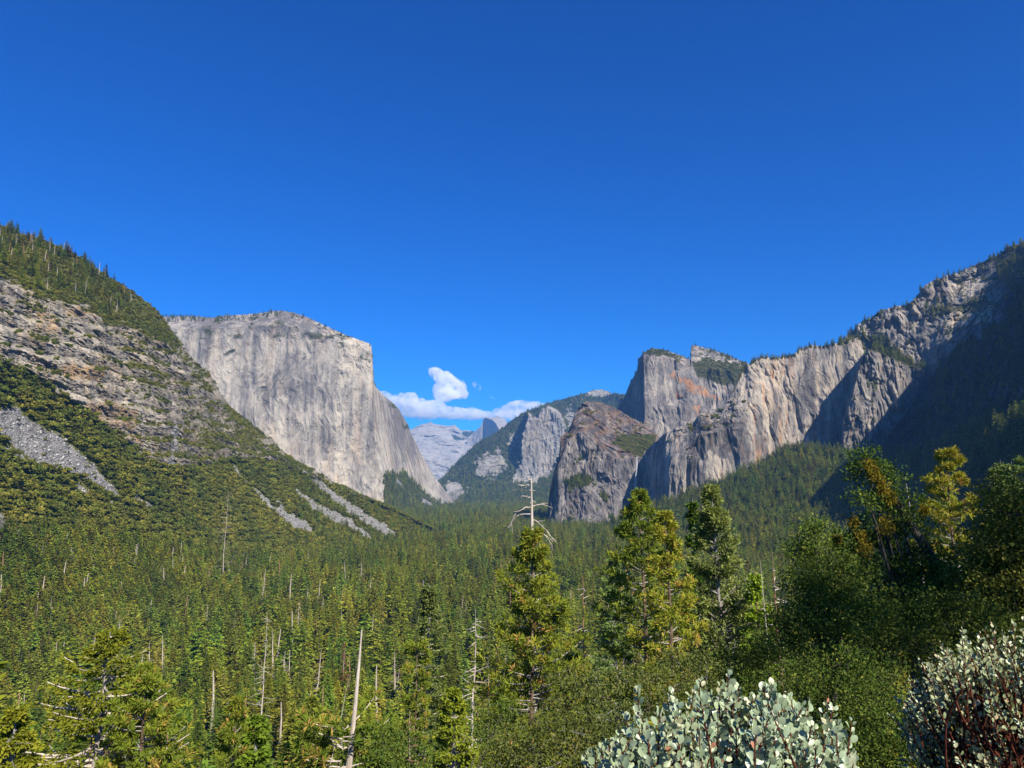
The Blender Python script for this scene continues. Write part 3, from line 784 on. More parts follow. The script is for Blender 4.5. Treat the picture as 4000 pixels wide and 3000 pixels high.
class Buf:
    def __init__(s): s.V, s.F, s.T, s.n = [], [], [], 0
    def add(s, V, Fc, tint=0.5):
        V = np.asarray(V).reshape(-1, 3)
        s.V.append(V); s.F.append(np.asarray(Fc) + s.n); s.T.append(np.broadcast_to(np.asarray(tint, float), (len(V),)))
        s.n += len(V)
    def tube(s, pts, rad, sides=5, tint=0.5): s.add(*tube(pts, rad, sides), tint)
    def kites(s, base, d, side, L, W, tint=None, mid=0.5):
        """kite shaped leaves: base (n,3), unit d, unit side"""
        n = len(base)
        L = np.broadcast_to(L, (n,))[:, None]; W = np.broadcast_to(W, (n,))[:, None]
        V = np.stack([base, base + d * L * mid + side * W / 2, base + d * L, base + d * L * mid - side * W / 2], 1)
        t = np.full(n, 0.5) if tint is None else np.broadcast_to(tint, (n,))
        s.add(V.reshape(-1, 3), np.arange(4 * n).reshape(-1, 4), np.repeat(t, 4))
    def mesh(s, name, mat, smooth=False):
        g = {}
        for f in s.F: g.setdefault(f.shape[1], []).append(f)
        return mesh_np(name, np.concatenate(s.V), [(np.concatenate(f), 0) for f in g.values()], [mat], {'tint': np.concatenate(s.T)}, smooth)

def rand_unit(rs, n):
    return unit(rs.normal(size=(n, 3)))

def perp(rs, d):
    return unit(np.cross(d, rand_unit(rs, len(d))))

# colours of the tint ramp run from deep inner green to sunlit tip colours
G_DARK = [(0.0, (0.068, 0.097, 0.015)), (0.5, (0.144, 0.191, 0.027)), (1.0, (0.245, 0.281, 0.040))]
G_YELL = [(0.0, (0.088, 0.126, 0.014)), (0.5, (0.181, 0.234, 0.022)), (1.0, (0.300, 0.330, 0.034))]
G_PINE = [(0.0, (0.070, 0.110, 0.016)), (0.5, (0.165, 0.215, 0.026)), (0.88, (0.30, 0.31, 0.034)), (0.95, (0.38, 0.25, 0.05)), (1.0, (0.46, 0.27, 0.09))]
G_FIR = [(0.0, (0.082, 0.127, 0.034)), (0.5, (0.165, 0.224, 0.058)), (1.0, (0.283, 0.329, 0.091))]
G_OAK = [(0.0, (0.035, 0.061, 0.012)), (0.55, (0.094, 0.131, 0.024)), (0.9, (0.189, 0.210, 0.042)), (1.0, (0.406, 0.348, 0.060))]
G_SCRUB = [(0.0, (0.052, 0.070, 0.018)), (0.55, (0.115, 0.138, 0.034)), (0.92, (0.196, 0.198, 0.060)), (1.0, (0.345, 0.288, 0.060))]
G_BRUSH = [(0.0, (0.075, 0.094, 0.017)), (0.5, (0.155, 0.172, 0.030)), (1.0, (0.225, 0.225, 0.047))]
G_RUST = [(0.0, (0.16, 0.07, 0.035)), (0.5, (0.27, 0.12, 0.06)), (1.0, (0.34, 0.18, 0.09))]
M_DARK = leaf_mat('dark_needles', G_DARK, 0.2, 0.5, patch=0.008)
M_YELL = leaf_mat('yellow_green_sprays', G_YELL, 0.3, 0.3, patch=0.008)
M_PINE = leaf_mat('pine_needles', G_PINE, 0.25, 0.12)
M_FIR = leaf_mat('grey_green_needles', G_FIR, 0.25, 0.15)
M_OAK = leaf_mat('oak_leaves', G_OAK, 0.25, 0.2)
M_SCRUB = leaf_mat('scrub_leaves', G_SCRUB, 0.25, 0.15)
M_BRUSH = leaf_mat('brush_leaves', G_BRUSH, 0.2, 0.26, patch=0.012)
M_RUST = leaf_mat('rusty_needles', G_RUST, 0.2, 0.2)
M_BARK = bark_mat('brown_bark', (0.075, 0.05, 0.035), (0.20, 0.14, 0.10))
M_GREYBARK = bark_mat('grey_bark', (0.16, 0.145, 0.13), (0.36, 0.33, 0.30))
M_SNAG = bark_mat('weathered_wood', (0.30, 0.25, 0.20), (0.56, 0.49, 0.42), 4.0)
M_REDBARK = bark_mat('reddish_wood', (0.16, 0.085, 0.05), (0.34, 0.20, 0.13), 4.0)
M_OAKBARK = bark_mat('dark_oak_bark', (0.03, 0.027, 0.022), (0.10, 0.09, 0.075))

def conifer_parts(rs, H, Rr, cb=0.18, nb=150, K=6, shape=0.85, droop=0.35, spray=0.34, tint=(0.1, 1.0), trunk_r=None, lean=0.0):
    """a spire: trunk tube and a crown of short sprays on whorls of branches"""
    tr = trunk_r or H * 0.011
    tz = np.linspace(0, 1, 9)
    wob = np.stack([np.sin(tz * 3 + rs.rand() * 6) * H * 0.004, np.cos(tz * 4 + rs.rand() * 6) * H * 0.004, tz * H], 1)
    trunk = Buf(); trunk.tube(wob, tr * (1 - tz) ** 0.85 + H * 0.0006, 6)
    crown = Buf()
    t = rs.rand(nb) ** 0.85
    z = H * (cb + (1 - cb) * t)
    ln = Rr * ((1 - t) ** shape * (0.55 + 0.6 * rs.rand(nb)) + 0.05)
    az = rs.rand(nb) * 2 * math.pi
    dr = droop * (1.15 - t) - 0.25 * t + rs.normal(size=nb) * 0.12
    d = unit(np.stack([np.cos(az), np.sin(az), -dr], 1))
    f = (np.arange(K) + 0.6 + 0.5 * rs.rand(nb, K)) / (K + 0.2)
    base = np.zeros((nb, 1, 3)); base[:, 0, 2] = z
    c = base + d[:, None] * (ln[:, None] * f)[..., None]
    c[..., 2] -= (f ** 2) * ln[:, None] * 0.12
    side = unit(np.cross(d, np.array([0, 0, 1.0])))
    sw = rs.normal(size=(nb, K)) * 0.75
    kd = unit(d[:, None] + side[:, None] * sw[..., None] + rs.normal(size=(nb, K, 3)) * 0.22)
    L = spray * (0.5 + 0.75 * rs.rand(nb, K)) * np.maximum(ln, Rr * 0.28)[:, None] * 1.5
    kd, c, L = kd.reshape(-1, 3), c.reshape(-1, 3), L.ravel()
    nrm = unit(np.array([0, 0, 1.0]) + rs.normal(size=(len(kd), 3)) * 0.55)
    sd = unit(np.cross(kd, nrm))
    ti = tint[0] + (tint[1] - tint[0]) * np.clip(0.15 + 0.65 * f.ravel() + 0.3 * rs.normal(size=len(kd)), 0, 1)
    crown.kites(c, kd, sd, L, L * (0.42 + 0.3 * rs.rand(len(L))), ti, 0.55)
    # leader
    k = 8
    crown.kites(np.stack([np.zeros(k), np.zeros(k), H * (0.93 + 0.05 * rs.rand(k))], 1), unit(rs.normal(size=(k, 3)) * 0.35 + np.array([0, 0, 1.0])), perp(rs, np.tile([[0, 0, 1.0]], (k, 1))), H * 0.05, H * 0.018, tint[1] * 0.8)
    return trunk, crown

def merge_mesh(name, parts):
    """parts: (Buf, material) -> one mesh"""
    V, T, faces, mats, n = [], [], [], [], 0
    for b, m in parts:
        for f in b.F: faces.append((f + n, len(mats)))
        V += b.V; T += b.T; n += b.n; mats.append(m)
    fs = {}
    for f, m in faces: fs.setdefault((f.shape[1], m), []).append(f)
    return mesh_np(name, np.concatenate(V), [(np.concatenate(f), k[1]) for k, f in fs.items()], mats, {'tint': np.concatenate(T)})

def brush_buf(rs, n_lobe=6, per=34, leaf=0.36):
    """a round leafy crown about 1 m in radius sitting on the ground"""
    b = Buf()
    for _ in range(n_lobe):
        a = rs.rand() * 6.28; q = 0.62 * math.sqrt(rs.rand())
        c = np.array([math.cos(a) * q, math.sin(a) * q, 0.32 + 0.45 * rs.rand() * (1 - q * 0.5)])
        r = 0.34 + 0.2 * rs.rand()
        d = rand_unit(rs, per); d[:, 2] = np.abs(d[:, 2]) * 0.9 - 0.15
        d = unit(d)
        base = c + d * r * np.array([1, 1, 0.85]) * (0.75 + 0.3 * rs.rand(per, 1))
        k = unit(d + rs.normal(size=(per, 3)) * 0.7)
        b.kites(base - k * leaf * 0.4, k, perp(rs, k), leaf * (0.6 + 0.7 * rs.rand(per)), leaf * (0.5 + 0.5 * rs.rand(per)), np.clip(0.25 + 0.5 * d[:, 2] + 0.25 * rs.normal(size=per), 0, 1))
    return b

def snag_parts(rs, H, r0, nb=26, bl=0.13, z0=0.25, broken=False, up=0.1):
    trunk, br = Buf(), Buf()
    t = np.linspace(0, 1, 12)
    pts = np.stack([np.cumsum(rs.normal(size=12)) * H * 0.0025, np.cumsum(rs.normal(size=12)) * H * 0.0025, t * H], 1)
    trunk.tube(pts, r0 * ((1 - t) ** 0.9 * 0.93 + (0.3 if broken else 0.05)), 7)
    for _ in range(nb):
        q = z0 + (0.97 - z0) * rs.rand()
        a = rs.rand() * 6.28
        L = H * bl * (1.15 - q) * (0.35 + 0.9 * rs.rand())
        p0 = np.array([np.interp(q, t, pts[:, 0]), np.interp(q, t, pts[:, 1]), q * H])
        d = np.array([math.cos(a), math.sin(a), up + rs.normal() * 0.25])
        s = np.linspace(0, 1, 5)[:, None]
        sag = np.array([0, 0, -1.0]) * (s ** 1.6) * L * (0.15 + 0.35 * rs.rand()) + np.array([0, 0, 1.0]) * (s ** 4) * L * 0.28 * rs.rand()
        bp = p0 + d * s * L + sag + rs.normal(size=(5, 3)) * L * 0.03 * s
        br.tube(bp, r0 * 0.2 * (1 - s[:, 0] * 0.85), 4)
        for _ in range(2):
            i = rs.randint(2, 4)
            br.tube(np.stack([bp[i], bp[i] + rand_unit(rs, 1)[0] * L * 0.25]), [r0 * 0.07, r0 * 0.02], 3)
    return trunk, br

# ------------------------------------------------------------------ forest masses
def source(name, me):
    return bpy.data.objects.new(name, me)

def scatter_object(name, pts, rz, tilt, scl, var, sources, label, cat):
    """ONE object: a point set that carries copies of the source plants"""
    lib = bpy.data.collections.new(name + '_kinds')
    for o in sources: lib.objects.link(o)
    me = bpy.data.meshes.new(name)
    me.vertices.add(len(pts))
    me.vertices.foreach_set('co', np.ascontiguousarray(pts, np.float32).ravel())
    def va(k, typ, dat, f):
        a = me.attributes.new(k, typ, 'POINT')
        a.data.foreach_set(f, np.ascontiguousarray(dat, np.int32 if typ == 'INT' else np.float32).ravel())
    va('rot', 'FLOAT_VECTOR', np.concatenate([tilt, rz[:, None]], 1), 'vector')
    va('scl', 'FLOAT_VECTOR', scl, 'vector')
    va('kind_index', 'INT', var, 'value')
    o = obj(name, me, label=label, cat=cat, kind='stuff')
    ng = bpy.data.node_groups.new(name, 'GeometryNodeTree')
    ng.interface.new_socket('Geometry', in_out='INPUT', socket_type='NodeSocketGeometry')
    ng.interface.new_socket('Geometry', in_out='OUTPUT', socket_type='NodeSocketGeometry')
    N, L = ng.nodes.new, ng.links.new
    gi, go = N('NodeGroupInput'), N('NodeGroupOutput')
    ci = N('GeometryNodeCollectionInfo')
    ci.inputs['Collection'].default_value = lib
    ci.inputs['Separate Children'].default_value = True
    ci.inputs['Reset Children'].default_value = True
    ip = N('GeometryNodeInstanceOnPoints')
    ip.inputs['Pick Instance'].default_value = True
    def na(k, typ):
        x = N('GeometryNodeInputNamedAttribute'); x.data_type = typ
        x.inputs['Name'].default_value = k
        return x.outputs['Attribute']
    L(gi.outputs[0], ip.inputs['Points'])
    L(ci.outputs[0], ip.inputs['Instance'])
    L(na('kind_index', 'INT'), ip.inputs['Instance Index'])
    e2r = N('FunctionNodeEulerToRotation')
    L(na('rot', 'FLOAT_VECTOR'), e2r.inputs[0])
    L(e2r.outputs[0], ip.inputs['Rotation'])
    L(na('scl', 'FLOAT_VECTOR'), ip.inputs['Scale'])
    L(ip.outputs[0], go.inputs[0])
    md = o.modifiers.new('plants', 'NODES')
    md.node_group = ng
    return o

# kinds of spire: unit height, scaled per tree
KINDS = []
for k in range(9):
    rs = np.random.RandomState(100 + k)
    yel = k in (6, 7, 8)
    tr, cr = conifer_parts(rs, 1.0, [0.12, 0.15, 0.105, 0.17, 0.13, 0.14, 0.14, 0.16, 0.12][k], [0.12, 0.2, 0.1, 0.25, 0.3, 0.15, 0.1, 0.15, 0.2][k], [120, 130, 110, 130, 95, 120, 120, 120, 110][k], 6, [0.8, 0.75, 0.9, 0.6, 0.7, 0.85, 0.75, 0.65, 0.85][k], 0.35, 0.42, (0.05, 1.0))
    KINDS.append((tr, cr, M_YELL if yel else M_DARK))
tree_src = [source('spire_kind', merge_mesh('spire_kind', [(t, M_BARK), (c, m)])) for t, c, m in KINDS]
brush_src = []
for k in range(5):
    brush_src.append(source('brush_kind', merge_mesh('brush_kind', [(brush_buf(np.random.RandomState(200 + k)), M_BRUSH)])))

rs = np.random.RandomState(11)
# valley floor and near slope
N = 120000
a = R(-40) + R(80) * rs.rand(N)
D = np.sqrt(100 ** 2 + (5600 ** 2 - 100 ** 2) * rs.rand(N))
keep = rs.rand(N) < np.where(D < 1500, 1.0, np.where(D < 3000, 0.75, 0.5))
a, D = a[keep], D[keep]
a2 = R(-40) + R(80) * rs.rand(2500)          # denser near
D2 = np.sqrt(100 ** 2 + (1500 ** 2 - 100 ** 2) * rs.rand(2500))
a, D = np.concatenate([a, a2]), np.concatenate([D, D2])
x, y = np.sin(a) * D, np.cos(a) * D
fp = np.stack([x, y, zg(x, y)], 1)
px, py, zf = proj(fp)
lf = np.interp(px, [-500, 0, 400, 800, 1200, 1500, 1700, 1701], [450, 640, 820, 1050, 1400, 1750, 2050, 9e9])
rf = np.interp(px, [2139, 2140, 2300, 2379, 2380, 2600, 2900, 3300, 4000, 4500], [9e9, 2560, 2530, 2500, 2350, 1900, 1500, 1250, 950, 700])
cf = np.interp(px, [1000, 1300, 1500, 1530, 1640, 1800, 1801], [3780, 3720, 3660, 3720, 4300, 5100, 9e9])
ok = ((D < lf + 40) | ((D > np.interp(px, [1450, 1500, 1620, 1700, 1790], [2110, 2120, 2150, 2180, 2190]) + 25) & (px > 1450))) & (D < rf + 40) & (D < cf + 20) & (zf > 10)
ok &= ~((D < 170) & (px > 1500))               # the open slope in front carries its own named trees
fp, px, py, D = fp[ok], px[ok], py[ok], D[ok]
clump = noise2(fp[:, 0] / 130, fp[:, 1] / 130, 3, seed=3)
keep = rs.rand(len(fp)) < np.where(D > 250, 0.28 + 0.72 * sstep(-0.25, 0.05, clump), 1.0)
fp, D = fp[keep], D[keep]
H = (25 + 17 * rs.rand(len(fp)) ** 1.3) * np.where(rs.rand(len(fp)) < 0.2, 0.6, 1.0)
trees = [(fp, H)]
def on(S, w, n, seed, h0, h1):
    p = scatter(S, w, n, seed)
    r = np.random.RandomState(seed + 1)
    h = h0 + (h1 - h0) * r.rand(len(p))
    trees.append((p - np.array([0, 0, 1.0]), h))
    return p
lowtrees = sstep(2090, 2330, LEFT.py - 0.10 * (LEFT.px - 300) + 60 * noise2(LEFT.px / 90, LEFT.py / 60, 3, seed=5)) * (LEFT.attrs['scree'] < 0.5)
on(LEFT, lowtrees * (LEFT.v < 1), 9000, 21, 18, 36)
on(LEFT, (LEFT.v < 1) * (LEFT.attrs['scree'] < 0.5) * (LEFT.px > 1150) * 1.0, 900, 22, 12, 26)
top = sstep(2.05, 2.25, LEFT.v + 0.2 * noise2(LEFT.px / 90, LEFT.py / 60, 3, seed=6)) * sstep(560, 330, LEFT.px) 
on(LEFT, top, 620, 23, 10, 27)
on(SLOPE, np.ones_like(SLOPE.D), 8500, 24, 24, 44)
on(SENTINEL, SENTINEL.attrs['veg'] ** 2, 9000, 25, 22, 40)
rimw = lambda S, v0, a, b: (S.v > v0) * sstep(a - 20, a, S.px) * sstep(b + 20, b, S.px) * 1.0
on(CAP, rimw(CAP, 2.55, 640, 1130) + 0.5 * rimw(CAP, 2.6, 1130, 1460), 230, 26, 12, 26)
on(CAP, CAP.attrs['veg'] * (CAP.v < 1.3), 700, 27, 18, 36)
on(RIGHT, (RIGHT.v > 1.93) * (RIGHT.px > 3240) * 1.0, 230, 28, 10, 28)
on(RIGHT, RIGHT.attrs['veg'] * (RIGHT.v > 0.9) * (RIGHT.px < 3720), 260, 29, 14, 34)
on(RIGHT, RIGHT.attrs['wood_and_shade'] * (RIGHT.px > 3500) * (RIGHT.v < 1.82) * 1.0, 6500, 30, 20, 40)  # forest, thickened past the shadow outline to deepen the shade
on(WALL, (WALL.v > 1.95) * (WALL.px > 2860) * 1.0, 160, 31, 10, 22)
on(HIGH, (HIGH.v > 1.85) * 1.0, 110, 32, 10, 20)
on(LOWER, LOWER.attrs['veg'] * (LOWER.v < 1), 160, 33, 14, 26)
P_all = np.concatenate([t[0] for t in trees])
H_all = np.concatenate([t[1] for t in trees])
far_group = np.concatenate([np.full(len(t[0]), i) for i, t in enumerate(trees)])
px, py, zf = proj(P_all + np.array([0, 0, 1.0]) * (H_all * 0.85)[:, None])
Dall = np.hypot(P_all[:, 0], P_all[:, 1])
inside = (px > -150) & (px < 4150) & (py < 3150) & (zf > 0)
P_all, H_all, px, py, Dall, far_group = P_all[inside], H_all[inside], px[inside], py[inside], Dall[inside], far_group[inside]
rs = np.random.RandomState(12)
n = len(P_all)
patch = noise2(P_all[:, 0] / 170, P_all[:, 1] / 170, 3, seed=9)
yel_p = np.clip(0.22 + 0.9 * patch, 0.04, 0.6) * np.where(Dall > 1900, 0.45, 1.0)
var = np.where(rs.rand(n) < yel_p, rs.randint(6, 9, n), rs.randint(0, 6, n))
wid = 0.95 + 0.7 * rs.rand(n)
rz = rs.rand(n) * 6.28
tl = rs.normal(size=(n, 2)) * 0.025

# individuals: the ones that show largest
order = np.argsort(-(H_all / Dall) * (1 + 0.0 * px) * ((px > 20) & (px < 3980) & (py < 2960)))
pick = order[:290]
rest = np.setdiff1d(np.arange(n), pick)
protos = []
for k in range(9):
    rk = np.random.RandomState(300 + k)
    tr, cr = conifer_parts(rk, 1.0, [0.13, 0.16, 0.12, 0.17, 0.14, 0.15, 0.15, 0.17, 0.13][k], [0.12, 0.2, 0.1, 0.25, 0.3, 0.15, 0.1, 0.15, 0.2][k], 520, 10, [0.8, 0.75, 0.9, 0.6, 0.7, 0.85, 0.75, 0.65, 0.85][k], 0.35, 0.19, (0.05, 1.0))
    m = M_YELL if k > 5 else M_DARK
    e = empty('conifer', (0, 0, 0))
    obj('trunk', tr.mesh('trunk', M_BARK), e)
    obj('crown', cr.mesh('crown', m), e)
    protos.append([e, 0])
for i in pick:
    e, used = protos[var[i]]
    o = e if not used else copy_tree(e)
    protos[var[i]][1] = 1
    o.location = P_all[i]
    o.rotation_euler = (tl[i, 0], tl[i, 1], rz[i])
    h = H_all[i]
    o.scale = (h * wid[i], h * wid[i], h)
    if var[i] > 5:
        tag(o, 'bright yellow-green conifer standing in the near forest', 'conifer', 'bright yellow-green conifers of the near forest')
    else:
        tag(o, 'dark green conifer standing in the near forest', 'conifer', 'dark green conifers of the near forest')
for e, used in protos:
    if not used:
        for ch in list(e.children): bpy.data.objects.remove(ch)
        bpy.data.objects.remove(e)
scl = np.stack([H_all * wid, H_all * wid, H_all], 1)
scatter_object('forest', P_all[rest], rz[rest], tl[rest], scl[rest], var[rest], tree_src, 'dense conifer forest covering the valley floor and the slopes', 'forest')

# brush: round leafy oaks and shrubs on the slopes
bp, bs = [], []
def brush(S, w, N, seed, s0, s1):
    p = scatter(S, w, N, seed)
    r = np.random.RandomState(seed + 2)
    bp.append(p); bs.append(s0 + (s1 - s0) * r.rand(len(p)) ** 1.5)
vL = LEFT.attrs['veg']
near_scree = blur(LEFT.attrs['scree'], 9)
brush(LEFT, (vL > 0.6) * (near_scree < 0.3) * (LEFT.v < 1.05) * (LEFT.px < 1650) * (LEFT.px > -60), 24000, 41, 1.8, 8.5)
brush(LEFT, vL ** 2 * (LEFT.v >= 1.05) * (LEFT.v < 2.05) * (LEFT.px > -60), 4500, 42, 1.6, 4.2)
brush(LEFT, vL * (LEFT.v >= 2.05) * (LEFT.px > -60), 6500, 43, 1.8, 4.4)
brush(LEFT, (LEFT.attrs['scree'] > 0.5) * 1.0, 300, 44, 1.0, 3.4)
brush(LOWER, LOWER.attrs['veg'], 2600, 45, 2.0, 5.0)
brush(HIGH, HIGH.attrs['veg'], 1700, 46, 2.2, 5.0)
brush(WALL, WALL.attrs['veg'] ** 2, 500, 47, 2.0, 5.0)
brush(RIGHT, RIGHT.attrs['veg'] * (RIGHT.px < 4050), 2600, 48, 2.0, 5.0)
brush(CAP, CAP.attrs['veg'], 1500, 49, 3.0, 7.0)
brush(SLOPE, np.ones_like(SLOPE.D) * (SLOPE.px < 4050), 3500, 50, 3.0, 6.0)
brush(SENTINEL, SENTINEL.attrs['veg'], 4000, 51, 5.0, 10.0)
# undergrowth between the trees on the near slope
N = 17000
a = R(-40) + R(80) * rs.rand(N)
D = np.sqrt(60 ** 2 + (1200 ** 2 - 60 ** 2) * rs.rand(N))
x, y = np.sin(a) * D, np.cos(a) * D
bp.append(np.stack([x, y, zg(x, y)], 1)); bs.append(2.5 + 6.0 * rs.rand(N) ** 1.5)
bp, bs = np.concatenate(bp), np.concatenate(bs)
n = len(bp)
scatter_object('brush', bp - np.array([0, 0, 0.4]), rs.rand(n) * 6.28, rs.normal(size=(n, 2)) * 0.08, bs[:, None] * np.stack([0.75 + 0.9 * rs.rand(n) ** 2, 0.75 + 0.9 * rs.rand(n) ** 2, 0.6 + 0.6 * rs.rand(n)], 1),
               rs.randint(0, 5, n), brush_src, 'olive green brush and scrub oak covering the mountainsides', 'brush')

# broken rock on the scree chutes
def boulder_mesh(k):
    import bmesh
    bm = bmesh.new()
    bmesh.ops.create_icosphere(bm, subdivisions=2, radius=0.5)
    v = np.array([q.co[:] for q in bm.verts]); f = np.array([[q.index for q in t.verts] for t in bm.faces])
    bm.free()
    r = np.random.RandomState(900 + k)
    for _ in range(7):                           # split faces
        n_ = rand_unit(r, 1)[0]; h = 0.26 + 0.14 * r.rand()
        d_ = v @ n_
        v = v - np.clip(d_ - h, 0, None)[:, None] * n_
    return mesh_np('rock_kind', v * np.array([1.25, 1.0, 0.8]), [(f, 0)], [M_BOULDER])
s = NT('split_boulder')
oi = s.n('ShaderNodeObjectInfo').outputs['Random']
bc = s.ramp(oi, [(0.0, (0.10, 0.097, 0.095)), (0.5, (0.22, 0.212, 0.205)), (0.85, (0.33, 0.32, 0.30)), (1.0, (0.42, 0.40, 0.37))])
dd = s.n('ShaderNodeBsdfDiffuse')
s.l(bc, dd.inputs[0]); s.l(dd.outputs[0], s.out.inputs[0])
M_BOULDER = s.m
rock_src = [source('rock_kind', boulder_mesh(k)) for k in range(4)]
rp = scatter(LEFT, (LEFT.attrs['scree'] > 0.5) * (LEFT.px > -40) * 1.0, 9000, 71)
r = np.random.RandomState(72)
n = len(rp)
rsz = 0.7 + 3.4 * r.rand(n) ** 3.5
scatter_object('scree', rp, r.rand(n) * 6.28, r.normal(size=(n, 2)) * 0.6, np.repeat(rsz[:, None], 3, 1) * (0.8 + 0.4 * r.rand(n, 3)), r.randint(0, 4, n), rock_src, 'broken grey boulders lying in the scree chutes', 'scree')
#PART4
# ------------------------------------------------------------------ bare dead trees among the conifers
snag_protos = []
for k in range(5):
    rk = np.random.RandomState(400 + k)
    tr, br = snag_parts(rk, 1.0, 0.0125, nb=[10, 40, 22, 60, 6][k], bl=[0.06, 0.11, 0.09, 0.14, 0.05][k], z0=0.3, broken=k in (0, 4))
    e = empty('dead_tree', (0, 0, 0))
    obj('trunk', tr.mesh('trunk', M_SNAG if k != 4 else M_REDBARK), e)
    obj('branches', br.mesh('branches', M_SNAG), e)
    snag_protos.append([e, 0])
def put_snag(loc, h, k, tilt=(0, 0), rz=0.0, wide=1.0, label=None, group=None):
    e, used = snag_protos[k]
    o = e if not used else copy_tree(e)
    snag_protos[k][1] = 1
    o.location = loc
    o.rotation_euler = (tilt[0], tilt[1], rz)
    o.scale = (h * wide, h * wide, h)
    tag(o, label, 'dead tree', group)
    return o
rs = np.random.RandomState(77)
sp = []
p = scatter(LEFT, lowtrees * (LEFT.v < 1) * (LEFT.px > -20) * (LEFT.px < 1500), 135, 61); sp += [(q, 'slope') for q in p]
p = scatter(LEFT, top * (LEFT.px > -20), 40, 62); sp += [(q, 'crest') for q in p]
N = 400
a = R(-35) + R(62) * rs.rand(N); D = 230 + 1000 * rs.rand(N) ** 1.2
q = np.stack([np.sin(a) * D, np.cos(a) * D, np.zeros(N)], 1); q[:, 2] = zg(q[:, 0], q[:, 1])
qx, qy, _ = proj(q + np.array([0, 0, 25.0]))
lfq = np.interp(qx, [-500, 0, 400, 800, 1200, 1500, 1700, 1701], [450, 640, 820, 1050, 1400, 1750, 2050, 9e9])
okq = (qx > 0) & (qx < 2700) & (qy < 2900) & (D < lfq)
sp += [(r, 'floor') for r in q[okq][:112]]
for loc, where in sp:
    k = rs.choice(5, p=[0.3, 0.2, 0.2, 0.12, 0.18])
    h = {'slope': 33, 'crest': 25, 'floor': 40}[where] * (0.65 + 0.5 * rs.rand())
    g = {'slope': ('bare pale dead tree on the lower left mountainside', 'dead trees on the lower left mountainside'),
         'crest': ('bare pale dead tree on the wooded crest of the left mountain', 'dead trees on the left crest'),
         'floor': ('bare pale dead tree standing among the valley conifers', 'dead trees among the valley conifers')}[where]
    put_snag(loc - np.array([0, 0, 0.5]), h, k, rs.normal(size=2) * 0.06, rs.rand() * 6.28, 1.7 if where == 'floor' else 1.9, *g)

# ------------------------------------------------------------------ named trees on the slope in front
def foot(px, py, D):
    """foot on the ground below pixel (px, py) at range D, and the height up to that pixel"""
    t = P(px, py, D)
    z = float(zg(t[0], t[1]))
    return np.array([t[0], t[1], z]), float(t[2] - z)

def lean_to(o, foot_p, px, py):
    """tilt so that the upper end stands over the given pixel"""
    pass

def branch_set(rs, H, Rf, cb, nb, droop, rise, tr, wz):
    """nb branches: base points, directions, lengths and a function for points on them"""
    t = np.linspace(0, 1, nb) ** 1.0 + rs.normal(size=nb) * 0.02
    t = np.clip(t, 0, 0.985)
    z = H * (cb + (1 - cb) * t)
    ln = Rf(t) * (0.65 + 0.5 * rs.rand(nb))
    az = np.arange(nb) * 2.4 + rs.normal(size=nb) * 0.5
    dr = droop * (1 - t) - rise * t + rs.normal(size=nb) * 0.1
    d = unit(np.stack([np.cos(az), np.sin(az), -dr], 1))
    def pt(i, s, up):
        s = np.asarray(s, float)
        q = d[i] * (ln[i] * s)[..., None]
        q[..., 2] += z[i] + up * ln[i] * s ** 2.2
        return q
    return t, z, ln, d, pt

def pine(rs, H, R0, cb=0.2, nb=110, trunk_r=0.3, tufts=7, blades=16, shape=None, droop=0.25, rise=0.35, tl=0.50, orange=0.05, base_tint=0.55):
    trunk, br, cr = Buf(), Buf(), Buf()
    tz = np.linspace(0, 1, 14)
    cx, cy = np.cumsum(rs.normal(size=14)) * H * 0.0022, np.cumsum(rs.normal(size=14)) * H * 0.0022
    trunk.tube(np.stack([cx, cy, tz * H], 1), trunk_r * (1 - tz) ** 0.8 + 0.03, 8)
    Rf = lambda t: R0 * (shape(t) if shape else ((1 - t) ** 0.75 * 0.95 + 0.07) * (0.75 + 0.25 * np.minimum(1, t * 5)))
    t, z, ln, d, pt = branch_set(rs, H, Rf, cb, nb, droop, rise, trunk_r, None)
    up = 0.22
    for i in range(nb):
        s = np.linspace(0, 1, 5)
        b = pt(np.full(5, i), s, up)
        b[:, 0] += np.interp(z[i] / H, tz, cx); b[:, 1] += np.interp(z[i] / H, tz, cy)
        br.tube(b, 0.028 + 0.02 * ln[i] * 0.5 * (1 - s), 4)
    # tufts along the outer part and on short side twigs
    I = np.repeat(np.arange(nb), int(tufts * 1.5))
    s = np.where(rs.rand(len(I)) < 0.35, 0.9 + 0.12 * rs.rand(len(I)), 0.32 + 0.62 * rs.rand(len(I)))
    c = pt(I, s, up)
    c[:, 0] += np.interp(z[I] / H, tz, cx); c[:, 1] += np.interp(z[I] / H, tz, cy)
    sd = unit(np.cross(d[I], np.array([0, 0, 1.0])))
    c += sd * (rs.normal(size=len(I)) * 0.26 * ln[I] * s * 0.8)[:, None]
    c[:, 2] += 0.12 * rs.normal(size=len(I)) + 0.1
    ax = unit(d[I] + np.array([0, 0, 0.7]) + rs.normal(size=(len(I), 3)) * 0.35)
    k = blades
    C = np.repeat(c, k, 0)
    kd = unit(np.repeat(ax, k, 0) * 0.75 + rand_unit(rs, len(C)))
    L = tl * (0.7 + 0.5 * rs.rand(len(C)))
    tt = np.repeat(np.where(rs.rand(len(I)) < orange, 0.97, np.clip(base_tint * (0.55 + 0.5 * s) + 0.14 * rs.normal(size=len(I)), 0, 0.88)), k)
    cr.kites(C, kd, perp(rs, kd), L, L * 0.17, np.clip(tt + 0.05 * rs.normal(size=len(C)), 0, 1), 0.6)
    return trunk, br, cr

